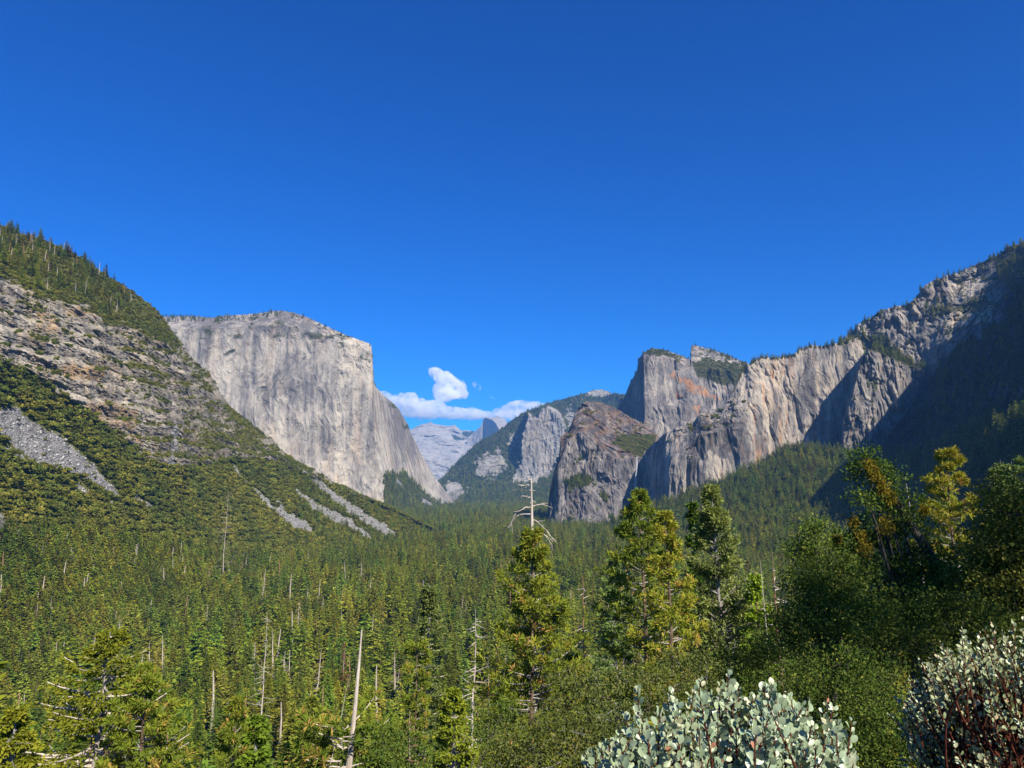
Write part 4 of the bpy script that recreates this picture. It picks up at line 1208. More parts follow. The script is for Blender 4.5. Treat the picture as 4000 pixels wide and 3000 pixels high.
def fir(rs, H, R0, cb=0.12, nb=150, trunk_r=0.35, K=9, shape=None, droop=0.25, rise=0.2, leaf=0.5, ti=(0.1, 0.95), bare=0.35, sag=-0.1, thick=1.0, wid=0.4):
    """needle or scale leaved tree with pale visible branches carrying flat sprays"""
    trunk, br, cr = Buf(), Buf(), Buf()
    tz = np.linspace(0, 1, 14)
    cx, cy = np.cumsum(rs.normal(size=14)) * H * 0.002, np.cumsum(rs.normal(size=14)) * H * 0.002
    trunk.tube(np.stack([cx, cy, tz * H], 1), trunk_r * (1 - tz) ** 0.8 + 0.03, 8)
    Rf = lambda t: R0 * (shape(t) if shape else ((1 - t) ** 0.8 + 0.04))
    t, z, ln, d, pt = branch_set(rs, H, Rf, cb, nb, droop, rise, trunk_r, None)
    for i in range(nb):
        s = np.linspace(0, 1, 5)
        b = pt(np.full(5, i), s, sag)
        b[:, 0] += np.interp(z[i] / H, tz, cx); b[:, 1] += np.interp(z[i] / H, tz, cy)
        br.tube(b, (0.02 + 0.012 * ln[i] * (1 - s)) * thick, 4)
    I = np.repeat(np.arange(nb), int(K * 1.6))
    s = bare + (1.03 - bare) * rs.rand(len(I))
    c = pt(I, s, sag)
    c[:, 0] += np.interp(z[I] / H, tz, cx); c[:, 1] += np.interp(z[I] / H, tz, cy)
    sd = unit(np.cross(d[I], np.array([0, 0, 1.0])))
    off = rs.normal(size=len(I)) * 0.2 * ln[I] * (1.1 - 0.6 * s)
    c += sd * off[:, None]
    m = 6
    C = np.repeat(c, m, 0) + rs.normal(size=(len(c) * m, 3)) * leaf * 0.22
    kd = unit(np.repeat(d[I], m, 0) * 0.8 + np.repeat(sd * np.sign(off)[:, None], m, 0) * 0.5 + rs.normal(size=(len(C), 3)) * 0.5 - np.array([0, 0, 0.25]))
    L = leaf * (0.5 + 0.7 * rs.rand(len(C)))
    nr = unit(np.array([0, 0, 1.0]) + rs.normal(size=(len(C), 3)) * 0.7)
    T = np.clip(np.repeat(ti[0] + (ti[1] - ti[0]) * np.clip(0.1 + 0.7 * s + 0.25 * rs.normal(size=len(I)), 0, 1), m) + 0.08 * rs.normal(size=len(C)), 0, 1)
    cr.kites(C, kd, unit(np.cross(kd, nr)), L, L * wid, T, 0.55)
    return trunk, br, cr

def plant(name, foot_p, parts, label, cat, tilt=(0, 0), group=None):
    e = empty(name, foot_p)
    e.rotation_euler = (tilt[0], tilt[1], 0)
    for pn, b, m in parts:
        if b.n: obj(pn, b.mesh(pn, m), e)
    tag(e, label, cat, group)
    return e

def put(kind, px, py, D, label, seed, W, tilt=(0, 0), extra=0.0, mats=(M_BARK, M_GREYBARK, M_PINE), **kw):
    """W: half width of the crown in photo pixels"""
    f, H = foot(px, py, D)
    f = f - np.array([0, 0, 0.3]); H += 0.3 + extra
    rs = np.random.RandomState(seed)
    tr, br, cr = kind(rs, H, 1.22 * W * D / F * math.hypot(1, (px - 2000) / F), **kw)
    nm = {'pine': 'pine_tree', 'fir': 'fir_tree'}[kind.__name__]
    return plant(kw.pop('nm', nm), f, [('trunk', tr, mats[0]), ('branches', br, mats[1]), ('crown', cr, mats[2])], label, 'tree', tilt)

full = lambda t: np.minimum(1, 1.9 * (1 - t) ** 0.75) + 0.05
# the tall pair in the middle: a live pine and the dead topped one beside it
put(pine, 2076, 2085, 58, 'big sunlit pine with dense yellow-green needles, left of the reddish snag', 501, 165, cb=0.08, nb=150, tufts=10, trunk_r=0.28, orange=0.035, shape=lambda t: np.minimum(1, 2.3 * (1 - t) ** 0.8) + 0.05)
def dead_top(rs, H, R0, live=0.72):
    tr, br, cr = pine(rs, H * live, R0, cb=0.3, nb=95, tufts=8, trunk_r=0.02, orange=0.10, droop=0.3, rise=0.1, shape=lambda t: 0.55 + 0.75 * np.sin(np.clip((1 - t) * 1.9, 0, 1.57)) * (1 - 0.25 * (1 - t)))
    t2, b2 = snag_parts(rs, H, 0.30, nb=0)
    t2 = Buf(); tq = np.linspace(0, 1, 14)
    t2.tube(np.stack([np.sin(tq * 2) * 0.15, 0 * tq, tq * H], 1), 0.31 * (1 - tq) ** 0.62 + 0.045, 8)
    for (q, a, L, dz, s2) in ((0.997, 2.4, 0.35, 0.1, 0), (0.99, 0.3, 0.5, 0.05, 0), (0.985, 3.0, 1.0, -0.25, 1), (0.972, 0.1, 0.5, 0.0, 0), (0.958, 3.1, 0.7, 0.05, 0), (0.948, 0.2, 0.6, -0.1, 0), (0.934, 3.3, 1.7, -0.85, 1), (0.936, 0.05, 1.9, 0.0, 1), (0.918, 3.0, 1.9, -0.5, 1), (0.905, 0.1, 1.7, -0.75, 1), (0.882, -0.1, 1.8, -0.5, 1), (0.868, 3.2, 0.9, -0.9, 1), (0.856, 2.9, 1.5, -0.5, 1), (0.845, 0.2, 0.8, -1.0, 1)):
        s = np.linspace(0, 1, 6)
        p0 = np.array([0, 0, q * H])
        d = np.array([math.cos(a), math.sin(a) * 0.9, 0])
        bp = p0 + d * (s * L)[:, None] + np.array([0, 0, 1.0]) * (dz * L * s ** 2 + 0.12 * L * np.sin(s * 3.1))[:, None] + rs.normal(size=(6, 3)) * 0.07
        b2.tube(bp, 0.055 * (1 - s * 0.7), 5)
        if s2:
            for i in (2, 3, 4, 5):
                v = rand_unit(rs, 1)[0] * np.array([1, 1, 0.8]) + d * 0.4 + np.array([0, 0, -0.5])
                b2.tube(np.stack([bp[i], bp[i] + v * 0.3, bp[i] + v * 0.6 + rs.normal(size=3) * 0.1]), [0.04, 0.03, 0.015], 3)
    return t2, br, b2, cr
f, H = foot(2090, 1868, 60)
rs = np.random.RandomState(502)
t2, br, b2, cr = dead_top(rs, H + 0.3, 150 * 60 / F)
plant('pine_tree', f - np.array([0, 0, 0.3]), [('trunk', t2, M_SNAG), ('branches', br, M_GREYBARK), ('dead_branches', b2, M_SNAG), ('crown', cr, M_PINE)], 'tall pine whose bare dead top stands high above its green crown', 'tree', tilt=(0, -0.012))

put(pine, 2508, 1918, 64, 'tall dense pine standing left of the orange-tipped pine', 503, 125, cb=0.12, nb=150, tufts=10, trunk_r=0.3, orange=0.045, shape=lambda t: np.minimum(1, 2.6 * (1 - t) ** 0.8) + 0.05, base_tint=0.45, tilt=(0, -0.02))
put(pine, 2622, 2010, 58, 'golden green pine with orange needle tips, right of the tall dense pine', 504, 100, cb=0.15, nb=120, tufts=9, trunk_r=0.28, orange=0.09, base_tint=0.8, shape=lambda t: np.minimum(1, 2.3 * (1 - t) ** 0.8) + 0.05, tilt=(0, -0.03))
put(fir, 2715, 1950, 76, 'dark narrow fir half hidden behind the grey-green fir', 505, 75, mats=(M_GREYBARK, M_GREYBARK, M_DARK), nb=150, K=12, leaf=0.45, bare=0.2)
put(fir, 2818, 1895, 66, 'tall grey-green fir with pale trunk and bare inner branches', 506, 148, mats=(M_GREYBARK, M_GREYBARK, M_FIR), cb=0.06, nb=210, K=26, leaf=0.44, bare=0.3, sag=0.12, droop=0.1, rise=0.9, thick=1.5, trunk_r=0.32, wid=0.28, shape=lambda t: np.minimum(1, 2.3 * (1 - t) ** 0.85) + 0.03, tilt=(0, -0.02))
put(fir, 2958, 2235, 62, 'small bright yellow-green cedar right of the grey-green fir', 507, 72, mats=(M_REDBARK, M_GREYBARK, M_YELL), nb=150, K=13, leaf=0.38, bare=0.25, ti=(0.4, 1.0), shape=full)
put(fir, 3300, 2300, 70, 'yellow-green cedar behind the twin topped snag', 517, 60, mats=(M_REDBARK, M_GREYBARK, M_YELL), nb=90, K=8, leaf=0.55, bare=0.3, ti=(0.3, 0.9), shape=full)
put(pine, 3712, 1762, 68, 'golden sunlit pine on the right in front of the shadowed mountain', 508, 125, cb=0.3, nb=150, tufts=11, tl=0.42, trunk_r=0.3, orange=0.03, base_tint=0.95, shape=lambda t: np.minimum(1, 2.0 * (1 - t) ** 0.8) + 0.05)
# left foreground
put(fir, 352, 2468, 62, 'large yellow-green cedar with exposed trunk and pale bare branches, lower left', 509, 205, mats=(M_GREYBARK, M_SNAG, M_YELL), cb=0.05, nb=190, K=17, leaf=0.36, bare=0.3, sag=0.18, droop=0.3, rise=0.1, thick=1.5, trunk_r=0.34, ti=(0.3, 1.0), shape=lambda t: np.minimum(1, 2.2 * (1 - t) ** 0.8) + 0.06, tilt=(0.0, 0.05))
put(pine, 585, 2620, 58, 'orange tipped pine right of the large yellow-green cedar', 510, 130, cb=0.1, nb=110, tufts=9, trunk_r=0.22, orange=0.08, base_tint=0.65, shape=full)
put(fir, 1772, 2690, 42, 'bright yellow-green cedar with white inner branches below the snag', 511, 105, mats=(M_GREYBARK, M_SNAG, M_YELL), nb=150, K=16, leaf=0.28, bare=0.3, sag=0.15, thick=1.2, trunk_r=0.17, ti=(0.45, 1.0), cb=0.04, shape=full)
put(pine, 1632, 2520, 84, 'slim pine with ochre needle tips behind the bright cedar', 512, 62, cb=0.2, nb=100, tufts=8, trunk_r=0.2, orange=0.10, base_tint=0.65, shape=lambda t: 0.5 + 0.6 * (1 - t), rise=0.1)
put(fir, 1672, 2285, 104, 'broad dark fir with pale drooping branches in the middle distance', 513, 100, mats=(M_GREYBARK, M_SNAG, M_FIR), nb=220, K=14, leaf=0.5, bare=0.25, sag=0.05, thick=1.8, ti=(0.0, 0.7), shape=lambda t: (1 - t) ** 0.55 * 0.9 + 0.08)
put(fir, 1500, 2860, 46, 'low dark oak-green cedar between the leaning snag and the bright cedar', 514, 110, mats=(M_GREYBARK, M_GREYBARK, M_DARK), nb=100, K=9, leaf=0.5, bare=0.25, ti=(0.2, 1.0), shape=full)
put(pine, 915, 2740, 70, 'young pine with orange tips between the lower left trees', 515, 95, cb=0.1, nb=90, tufts=8, trunk_r=0.18, orange=0.10, base_tint=0.6, shape=full)
put(fir, 1010, 2790, 62, 'bright green cedar just left of the leaning snag', 518, 80, mats=(M_GREYBARK, M_GREYBARK, M_YELL), nb=100, K=9, leaf=0.5, bare=0.3, ti=(0.3, 1.0), shape=full)
put(fir, 60, 2760, 56, 'bushy bright cedar at the lower left corner', 519, 130, mats=(M_GREYBARK, M_GREYBARK, M_YELL), nb=150, K=14, leaf=0.38, bare=0.2, ti=(0.2, 0.9), shape=full)
put(fir, 2250, 2500, 76, 'yellow-green young cedar right of the big sunlit pine', 520, 60, mats=(M_GREYBARK, M_GREYBARK, M_YELL), nb=100, K=8, leaf=0.5, bare=0.2, ti=(0.3, 1.0), shape=full)
put(fir, 2400, 2170, 130, 'dark grey-green fir behind the reddish snag', 521, 90, mats=(M_GREYBARK, M_GREYBARK, M_FIR), nb=150, K=9, leaf=0.8, bare=0.2, ti=(0.0, 0.6), shape=full)
for i, (qx, qy, qd, qw) in enumerate(((3850, 1815, 170, 50), (3890, 1795, 190, 45), (3945, 1800, 180, 50), (3995, 1775, 200, 50), (3660, 1880, 200, 50))):
    o = put(fir, qx, qy, qd, 'grey-green fir in the dim row beyond the golden pine, right', 530 + i, qw, mats=(M_GREYBARK, M_GREYBARK, M_FIR), nb=120, K=8, leaf=1.0, bare=0.15, ti=(0.0, 0.7), shape=full)
    tag(o, group='firs in the dim row beyond the golden pine')

# leaning broken snag with the pine boughs still on it, lower left of the middle
f, H = foot(1297, 2455, 45)
rs = np.random.RandomState(520)
tr, br = Buf(), Buf()
tt = np.linspace(0, 1, 14)
tr.tube(np.stack([np.sin(tt * 2.2) * 0.35, np.zeros(14), tt * (H + 0.3)], 1), 0.32 * (1 - tt) ** 0.9 + 0.04, 9)
_, br1, cr = pine(rs, H * 0.74, 175 * 45 / F, cb=0.25, nb=60, tufts=9, trunk_r=0.02, orange=0.12, base_tint=0.5, droop=0.1, rise=0.15, shape=lambda t: 0.85 + 0.3 * np.sin(t * 3.1))
plant('pine_tree', f - np.array([0, 0, 0.3]), [('trunk', tr, M_SNAG), ('branches', br1, M_SNAG), ('crown', cr, M_PINE)], 'leaning grey snag with a tall bare pointed top and a few pine boughs below', 'tree', tilt=(0, 0.075))

def big_snag(px, py, D, label, seed, r0, nb, bl, tilt=(0, 0), mats=(M_SNAG, M_SNAG), z0=0.3, up=0.1):
    f, H = foot(px, py, D)
    rs = np.random.RandomState(seed)
    tr, br = snag_parts(rs, H + 0.3, r0, nb=nb, bl=bl, z0=z0, up=up)
    return plant('dead_tree', f - np.array([0, 0, 0.3]), [('trunk', tr, mats[0]), ('branches', br, mats[1])], label, 'dead tree', tilt)
big_snag(1836, 2378, 95, 'pale standing snag with drooping bare branches, left of the big pine', 601, 0.34, 70, 0.14, tilt=(0, 0.015), z0=0.45)
big_snag(2318, 2248, 74, 'reddish snag with short curled grey branches, right of the big pine', 602, 0.28, 46, 0.12, tilt=(0, -0.03), mats=(M_REDBARK, M_SNAG), z0=0.35)
big_snag(3052, 2160, 56, 'red-brown snag with two bare points and curled side branches', 603, 0.30, 44, 0.10, tilt=(0, -0.03), mats=(M_REDBARK, M_SNAG), z0=0.4, up=0.3)
big_snag(3030, 2185, 58, 'thin pale snag leaning close beside the red-brown twin', 604, 0.18, 18, 0.05, tilt=(0, -0.03), z0=0.5)
big_snag(3684, 1855, 50, 'thin leaning bare snag in front of the golden pine', 605, 0.22, 5, 0.03, tilt=(0, -0.07))
big_snag(3598, 2000, 54, 'thin bare snag left of the golden pine, deep among dark oaks', 606, 0.16, 5, 0.03, tilt=(0, -0.03))
big_snag(1040, 2385, 330, 'twin stemmed pale snag beside bright cedars on the valley floor', 607, 0.55, 60, 0.12, z0=0.3)
big_snag(888, 1905, 1150, 'grey bristly dead fir rising from the brush slope', 608, 0.6, 60, 0.2, z0=0.15)
big_snag(1175, 2620, 150, 'thin leaning bare stem left of the leaning snag', 609, 0.25, 16, 0.06, tilt=(0, 0.2), z0=0.5)
big_snag(1920, 2560, 120, 'thin bare stems between the pale snag and the big pine', 610, 0.2, 22, 0.08, z0=0.4)
big_snag(1560, 2960, 40, 'thin pale dead stem at the bottom, left of the bright cedar', 611, 0.09, 3, 0.03, tilt=(0, 0.05))
# the rust coloured dying conifer
f, H = foot(1345, 2515, 500)
rs = np.random.RandomState(521)
tr, cr = conifer_parts(rs, H, 4.6, 0.3, 260, 8, 0.75, 0.45, 0.24, (0.1, 1.0))
plant('conifer', f, [('trunk', tr, M_SNAG), ('crown', cr, M_RUST)], 'rust-red dying conifer standing out among the green ones', 'conifer')
f, H = foot(1610, 2775, 62)
tr, br = snag_parts(np.random.RandomState(522), H, 0.16, nb=70, bl=0.2, z0=0.35)
plant('dead_tree', f, [('trunk', tr, M_SNAG), ('branches', br, M_REDBARK)], 'small brown dead conifer left of the bright cedar', 'dead tree')

# ------------------------------------------------------------------ oaks and scrub close by
def oak(rs, H, lobes, leaf=0.13, per=260, m=5, trunk=None, trunk_r=0.3, limb=True, tint0=0.5, up=0.25, rough=0.8):
    """lobes: (x, y, z, rx, rz) ellipsoid clumps in metres about the foot"""
    tr, br, cr = Buf(), Buf(), Buf()
    lobes = np.asarray(lobes, float)
    top = lobes[np.argmax(lobes[:, 2])]
    path = np.array([[0, 0, -0.5], [0.15, 0, H * 0.15], [top[0] * 0.25, top[1] * 0.25, H * 0.38], [top[0] * 0.6, top[1] * 0.6, H * 0.62], [top[0], top[1], top[2]]]) if trunk is None else np.asarray(trunk, float)
    tr.tube(path, trunk_r * np.linspace(1, 0.2, len(path)), 8)
    for (lx, ly, lz, rx, rzz) in lobes:
        c = np.array([lx, ly, lz])
        k = min(len(path) - 1, max(1, int(np.argmin(np.abs(path[:, 2] - lz * 0.62)))))
        q = path[k]
        s = np.linspace(0, 1, 6)[:, None]
        w = q + (c - q) * s + np.array([0, 0, 1]) * (np.sin(s * 3.1) * 0.25) + rs.normal(size=(6, 3)) * 0.1 * s
        br.tube(w, trunk_r * 0.28 * (1 - s[:, 0] * 0.75), 5)
        rx, rzz = rx * 0.72, rzz * 0.72
        n = int(0.85 * per * rx * rzz)
        u = rand_unit(rs, n); u[:, 2] = u[:, 2] * 0.9 + 0.12
        rad = (0.55 + 0.5 * rs.rand(n) ** 0.4)
        lump = 1 + rough * fbm(c + u * 1.7, 3, seed=3)
        tip = c + u * np.array([rx, rx, rzz]) * (rad * lump)[:, None]
        for j in rs.choice(n, min(n, int(7 * rx)), replace=False):
            a = c + (tip[j] - c) * 0.25
            mid = (a + tip[j]) / 2 + rs.normal(size=3) * 0.12 * rx
            br.tube(np.stack([a, mid, tip[j]]), [trunk_r * 0.08, trunk_r * 0.05, 0.012], 3)
        m2 = int(m * 8.0); m_, m = m, m2
        C = np.repeat(tip, m, 0) + rs.normal(size=(n * m, 3)) * leaf * np.array([1.75, 1.75, 1.0])
        kd = unit(np.repeat(u, m, 0) * 0.6 + rand_unit(rs, n * m) + np.array([0, 0, up]))
        L = leaf * 0.72 * (0.65 + 0.7 * rs.rand(n * m))
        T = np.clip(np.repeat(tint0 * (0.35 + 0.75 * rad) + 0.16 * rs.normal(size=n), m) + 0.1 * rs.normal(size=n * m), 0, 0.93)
        T[rs.rand(n * m) < 0.006] = 1.0
        cr.kites(C, kd, perp(rs, kd), L, L * 0.62, T, 0.5)
        m = m_
    return tr, br, cr

def put_oak(px, D, lob, label, seed, leaf=0.13, per=200, m=5, mat=M_OAK, trunk_r=0.3, name='oak_tree', cat='tree', tint0=0.5, bark=M_OAKBARK, trunk=None, moss=None, **kw):
    """lob: clumps as (px, py, dD, rx_px, rz_px) seen in the photograph at range D + dD"""
    base = P(px, 1900, D)
    base[2] = zg(base[0], base[1])
    L = []
    for (lx, ly, dd, rx, rzp) in lob:
        q = P(lx, ly, D + dd) - base
        k = (D + dd) / F * math.hypot(1, (lx - 2000) / F)
        L.append((*q, rx * k, rzp * k))
    rs = np.random.RandomState(seed)
    H = max(l[2] for l in L)
    tk = None
    if trunk is not None:
        tk = [P(a, b, D + c) - base for a, b, c in trunk]
        tk = [np.array([tk[0][0], tk[0][1], -0.5])] + tk
    tr, br, cr = oak(rs, H, L, leaf, per, m, trunk_r=trunk_r, tint0=tint0, trunk=tk, **kw)
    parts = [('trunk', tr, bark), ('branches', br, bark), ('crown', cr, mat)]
    if moss:
        mb = Buf()
        for (lx, ly, dd, rx, rzp) in moss:
            q = P(lx, ly, D + dd) - base
            k = (D + dd) / F
            n = int(520 * rx * rzp * k * k) + 200
            u = rand_unit(rs, n)
            c = q + u * np.array([rx, rx, rzp]) * k * (rs.rand(n, 1) ** 0.4)
            kd = unit(rs.normal(size=(n, 3)) + np.array([0, 0, -0.9]))
            mb.kites(c, kd, perp(rs, kd), 0.13 * (0.6 + 0.8 * rs.rand(n)), 0.03, rs.rand(n))
        parts.append(('moss', mb, M_MOSS))
    return plant(name, base, parts, label, cat)

M_MOSS = leaf_mat('golden_moss', [(0.0, (0.09, 0.07, 0.010)), (1.0, (0.26, 0.195, 0.024))], 0.2, 0.0)
put_oak(3250, 33, [(3130, 2150, 0, 60, 50), (3180, 2070, 0, 60, 45), (3230, 2180, 0, 90, 70), (3300, 2120, 1, 70, 60), (3330, 2230, 0, 80, 70), (3140, 2260, -1, 90, 70), (3230, 2310, -1.5, 110, 80), (3360, 2330, -1, 90, 70), (3160, 2400, -1.5, 110, 80), (3290, 2420, -2, 120, 80), (3080, 2460, -1.5, 90, 70), (3390, 2440, -1, 90, 80), (3200, 2510, -2, 120, 80), (3010, 2540, -2, 90, 60)],
        'broad live oak with small glossy leaves, right of the red-brown snag', 701, 0.15, 90, 6, tint0=0.52, trunk_r=0.3)
put_oak(3560, 25, [(3375, 1790, 0, 45, 50), (3420, 1850, 0, 60, 60), (3350, 1850, 0, 40, 30), (3470, 1920, 0, 70, 70), (3390, 1960, -1, 60, 40), (3520, 2000, 0, 80, 80), (3440, 2080, 0.5, 90, 80), (3530, 2120, 0.5, 80, 80), (3350, 2130, 1, 60, 50), (3620, 2220, 0, 100, 80), (3480, 2260, 0, 120, 90), (3700, 2330, 0, 120, 100), (3560, 2380, -1, 130, 90), (3440, 2420, 0, 110, 90)],
        'dark leaning oak draped with golden moss at its top', 702, 0.12, 100, 6, tint0=0.36, trunk_r=0.28,
        trunk=[(3590, 2620, 0), (3610, 2450, 0), (3680, 2330, 0), (3640, 2180, 0), (3560, 2050, 0), (3480, 1930, 0), (3400, 1820, 0)],
        moss=[(3395, 1815, -0.5, 22, 26), (3415, 1850, -0.7, 24, 30), (3440, 1880, -0.6, 20, 24), (3455, 1915, -0.8, 24, 30), (3478, 1945, -0.8, 22, 24), (3335, 2035, -1, 16, 26), (3380, 2140, -1.2, 28, 36), (3365, 2090, -1, 18, 20), (3460, 2050, -1.2, 28, 40), (3610, 1990, -1, 14, 16), (3270, 2105, -0.5, 14, 18)])
put_oak(3900, 24, [(3960, 1930, 0, 90, 60), (3925, 2000, 0.5, 70, 55), (3990, 2020, -0.5, 110, 80), (3890, 2130, 0, 80, 60), (3940, 2130, -0.5, 120, 80), (4060, 2100, 0, 110, 100), (3800, 2220, 0.3, 90, 70), (3900, 2260, -0.5, 130, 90), (4030, 2270, 0, 120, 100), (3790, 2330, 0, 120, 90), (3920, 2390, -0.5, 140, 90), (4050, 2420, 0, 120, 90)],
        'spreading yellow-green oak at the right edge', 703, 0.12, 110, 6, tint0=0.66, trunk_r=0.34)
put_oak(3650, 17, [(3560, 2480, 0, 150, 110), (3720, 2440, 0.5, 140, 110), (3860, 2480, 0.5, 140, 100), (3640, 2580, -0.5, 150, 100), (3480, 2560, 0, 120, 90), (3800, 2600, -0.4, 150, 100), (3950, 2560, 0, 130, 100)],
        'deep green shaded oak scrub behind the right manzanita', 704, 0.085, 150, 6, tint0=0.28, trunk_r=0.14, name='oak_shrub', cat='shrub')
put_oak(2690, 19, [(2560, 2640, 0.5, 90, 55), (2660, 2600, 1, 90, 60), (2760, 2600, 0.5, 80, 60), (2450, 2650, 0, 90, 50), (2340, 2690, 0, 100, 60), (2250, 2660, 0.5, 80, 60), (2620, 2700, -0.5, 120, 80), (2480, 2750, -0.7, 120, 80), (2340, 2790, -1, 120, 80), (2220, 2770, 0, 90, 70), (2720, 2680, 0, 90, 70), (2190, 2680, 1, 50, 50)],
        'olive-grey scrub oak thicket below the pines', 705, 0.095, 125, 6, mat=M_SCRUB, tint0=0.62, trunk_r=0.10, name='oak_shrub', cat='shrub', bark=M_GREYBARK)
put_oak(2200, 16, [(2180, 2860, 0, 110, 70), (2300, 2880, -0.5, 130, 80), (2420, 2880, -0.5, 120, 80), (2230, 2960, -1, 150, 80), (2100, 2950, 0, 110, 60), (2390, 2980, -1, 150, 80), (1990, 2960, 0.5, 100, 50), (1930, 2990, 0.5, 90, 40)],
        'yellowish scrub oak along the bottom, left of the big-leaved manzanita', 706, 0.085, 150, 6, mat=M_SCRUB, tint0=0.5, trunk_r=0.09, name='oak_shrub', cat='shrub', bark=M_GREYBARK)
put_oak(3000, 14, [(2960, 2680, 1, 70, 40), (3080, 2640, 1, 90, 50), (3180, 2640, 0.5, 110, 70), (3300, 2620, 0.5, 120, 80), (3420, 2660, 0.5, 110, 90), (3250, 2740, 0, 140, 100), (3380, 2790, -0.5, 140, 110), (3120, 2760, 0, 120, 90), (3480, 2860, -0.5, 130, 110), (3320, 2910, -1, 140, 100), (3520, 2960, -1, 120, 80), (3420, 2980, -1, 140, 80)],
        'dark green leafy scrub oak between the two manzanitas', 707, 0.07, 210, 6, mat=M_OAK, tint0=0.5, trunk_r=0.09, name='oak_shrub', cat='shrub')
put_oak(2900, 24, [(2860, 2590, 0, 110, 60), (2960, 2560, 0.5, 110, 60), (3040, 2600, 0, 110, 70), (2820, 2670, -0.5, 110, 70), (2930, 2680, -0.5, 120, 70)],
        'shaded dark scrub oak under the grey-green fir', 708, 0.12, 80, 6, mat=M_OAK, tint0=0.3, trunk_r=0.12, name='oak_shrub', cat='shrub')
put_oak(2060, 30, [(2010, 2850, 0, 60, 60), (2090, 2830, 0.5, 60, 50), (1960, 2920, 0, 60, 50), (2060, 2930, -0.5, 90, 60)],
        'small olive shrub at the foot of the big sunlit pine', 709, 0.14, 60, 5, mat=M_SCRUB, tint0=0.4, trunk_r=0.1, name='oak_shrub', cat='shrub')
put_oak(1560, 34, [(1500, 2900, 0, 80, 70), (1590, 2900, 0.5, 70, 60), (1640, 2970, 0, 80, 60), (1520, 2990, -0.5, 110, 60), (1900, 2850, 1, 70, 90), (1960, 2790, 1, 50, 80)],
        'dark rounded oak beneath the bright cedar', 710, 0.16, 50, 5, mat=M_OAK, tint0=0.5, trunk_r=0.12, name='oak_shrub', cat='shrub')

# an unseen oak added right of the view to shade the dark oaks
SUNV = np.array([math.sin(R(SUN_AZ)) * math.cos(R(SUN_EL)), math.cos(R(SUN_AZ)) * math.cos(R(SUN_EL)), math.sin(R(SUN_EL))])
tg = [(3480, 2240, 25, 15), (3600, 2350, 25, 15), (3500, 2420, 25, 14.5), (3330, 2330, 30, 20), (3760, 2300, 25, 14), (3640, 2500, 17, 9), (3860, 2420, 24, 13), (3700, 2180, 25, 15), (3260, 2450, 30, 21), (3780, 2540, 17, 9)]
cs = np.array([P(a, b, c) + SUNV * l for a, b, c, l in tg])
bxy = np.array([cs[:, 0].mean() + 1.5, cs[:, 1].mean()])
base = np.array([bxy[0], bxy[1], float(zg(*bxy))])
tr, br, cr = oak(np.random.RandomState(720), (cs[:, 2] - base[2]).max(), np.concatenate([cs - base, np.tile([[2.1, 1.7]], (len(cs), 1))], 1), 0.14, 26, 6, trunk_r=0.35, tint0=0.5)
plant('oak_tree', base, [('trunk', tr, M_OAKBARK), ('branches', br, M_OAKBARK), ('crown', cr, M_OAK)], 'tall unseen oak added beyond the right edge to shade the dark oaks', 'tree')

tg = [(3120, 2400, 32, 22), (3010, 2520, 31, 22), (3240, 2480, 31, 22), (2930, 2600, 24, 15), (2860, 2560, 24, 15.5), (3060, 2600, 24, 15), (3350, 2420, 31, 21), (3180, 2310, 32, 23), (3400, 2550, 17, 10)]  # second unseen oak, clumps set sunward of the spots it is to shade
cs = np.array([P(a, b, c) + SUNV * l for a, b, c, l in tg])
bxy = np.array([cs[:, 0].mean() + 1.0, cs[:, 1].mean()])
base = np.array([bxy[0], bxy[1], float(zg(*bxy))])
tr, br, cr = oak(np.random.RandomState(721), (cs[:, 2] - base[2]).max(), np.concatenate([cs - base, np.tile([[1.9, 1.5]], (len(cs), 1))], 1), 0.14, 26, 6, trunk_r=0.35, tint0=0.5)
plant('oak_tree', base, [('trunk', tr, M_OAKBARK), ('branches', br, M_OAKBARK), ('crown', cr, M_OAK)], 'second unseen oak added beyond the right edge to shade the live oak and scrub', 'tree')

# ------------------------------------------------------------------ the two manzanitas by the camera
def leaf_material(name, stops):
    return leaf_mat(name, stops, 0.15, 0.0, gloss=0.07)
M_MANZ = leaf_material('pale_manzanita_leaf', [(0.0, (0.14, 0.185, 0.11)), (0.6, (0.28, 0.36, 0.205)), (0.88, (0.41, 0.47, 0.285)), (0.97, (0.42, 0.38, 0.22)), (1.0, (0.46, 0.20, 0.12))])
M_MANZ2 = leaf_material('cream_green_leaf', [(0.0, (0.13, 0.17, 0.07)), (0.6, (0.29, 0.34, 0.165)), (0.9, (0.42, 0.43, 0.24)), (1.0, (0.52, 0.28, 0.14))])
M_STEM = bark_mat('smooth_red_stem', (0.085, 0.026, 0.018), (0.19, 0.065, 0.04), 30.0)

